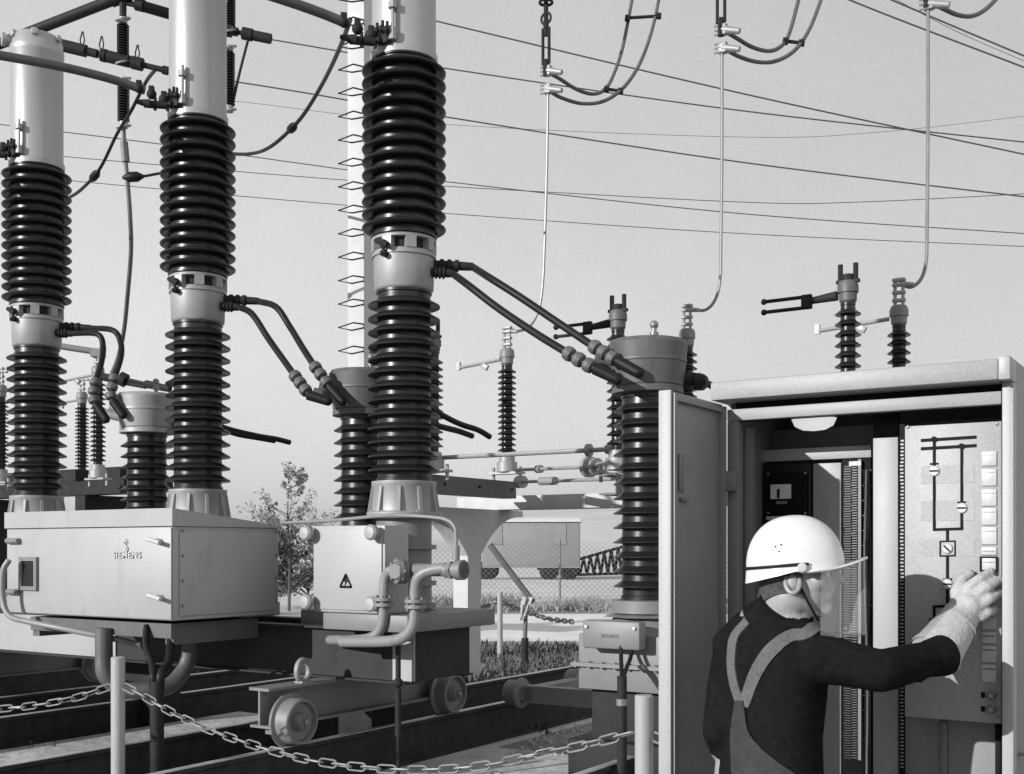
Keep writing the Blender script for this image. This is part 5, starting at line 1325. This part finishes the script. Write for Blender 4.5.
# ------------------------------------------------------------------ light, sky, camera
SA, SE = 54.0, 17.0                                   # degrees left of straight-behind, elevation
ts = Vector((-math.sin(R(SA))*math.cos(R(SE)), -math.cos(R(SA))*math.cos(R(SE)), math.sin(R(SE))))
sl = bpy.data.lights.new('sun', 'SUN'); sl.energy = 4.4; sl.angle = R(.5); sl.color = (1, 1, 1)
so = bpy.data.objects.new('sun', sl); COL.objects.link(so); so.rotation_euler = ts.to_track_quat('Z', 'Y').to_euler(); so.location = (-20, -15, 20)
w = bpy.data.worlds.new('World'); scene.world = w; w.use_nodes = True
nt = w.node_tree; bg = nt.nodes['Background']
sky = nt.nodes.new('ShaderNodeTexSky'); sky.sky_type = 'NISHITA'; sky.sun_disc = False
sky.sun_elevation = R(SE); sky.sun_rotation = -math.atan2(ts.x, ts.y); sky.air_density = 1.0; sky.dust_density = 2.0; sky.ozone_density = 1.0; sky.altitude = 0
# the film is black-and-white and most sensitive to blue: red, green and blue of the sky are weighed into one grey
dot = nt.nodes.new('ShaderNodeVectorMath'); dot.operation = 'DOT_PRODUCT'; dot.inputs[1].default_value = (.15, .25, .60)
pw_ = nt.nodes.new('ShaderNodeMath'); pw_.operation = 'POWER'; pw_.inputs[1].default_value = .42      # the film's flat response to bright sky
mu_ = nt.nodes.new('ShaderNodeMath'); mu_.operation = 'MULTIPLY'; mu_.inputs[1].default_value = 2.2
tcs = nt.nodes.new('ShaderNodeTexCoord'); cl = nt.nodes.new('ShaderNodeTexNoise'); cl.inputs['Scale'].default_value = 5; cl.inputs['Detail'].default_value = 12; cl.inputs['Roughness'].default_value = .62
hz = nt.nodes.new('ShaderNodeTexNoise'); hz.inputs['Scale'].default_value = 520; hz.inputs['Detail'].default_value = 2
nt.links.new(tcs.outputs['Generated'], cl.inputs['Vector']); nt.links.new(tcs.outputs['Generated'], hz.inputs['Vector'])
def rng_(sock, lo, hi):
    r = nt.nodes.new('ShaderNodeMapRange'); r.inputs['From Min'].default_value = .3; r.inputs['From Max'].default_value = .7; r.inputs['To Min'].default_value = lo; r.inputs['To Max'].default_value = hi
    nt.links.new(sock, r.inputs['Value']); return r.outputs[0]
def mul_(p, q):
    m = nt.nodes.new('ShaderNodeMath'); m.operation = 'MULTIPLY'; nt.links.new(p, m.inputs[0]); nt.links.new(q, m.inputs[1]); return m.outputs[0]
nt.links.new(sky.outputs[0], dot.inputs[0]); nt.links.new(dot.outputs['Value'], pw_.inputs[0]); nt.links.new(pw_.outputs[0], mu_.inputs[0])
out = mul_(mul_(mu_.outputs[0], rng_(cl.outputs['Fac'], .96, 1.04)), rng_(hz.outputs['Fac'], .96, 1.04))
nt.links.new(out, bg.inputs['Color']); bg.inputs['Strength'].default_value = .15
cd = bpy.data.cameras.new('camera'); co = bpy.data.objects.new('camera', cd); COL.objects.link(co)
co.location = (0, 0, CH); co.rotation_euler = (R(90), 0, 0)
cd.sensor_fit = 'HORIZONTAL'; cd.sensor_width = 36; cd.lens = F/1024*36; cd.shift_y = (HOR-387)/1024; cd.clip_start = .05; cd.clip_end = 6000
scene.camera = co
vs = scene.view_settings
scene.display_settings.display_device = 'sRGB'; vs.view_transform = 'Standard'; vs.look = 'None'; vs.exposure = 0.30; vs.gamma = 1.0; vs.use_curve_mapping = False
scene.cycles.max_bounces = 6; scene.cycles.transparent_max_bounces = 12
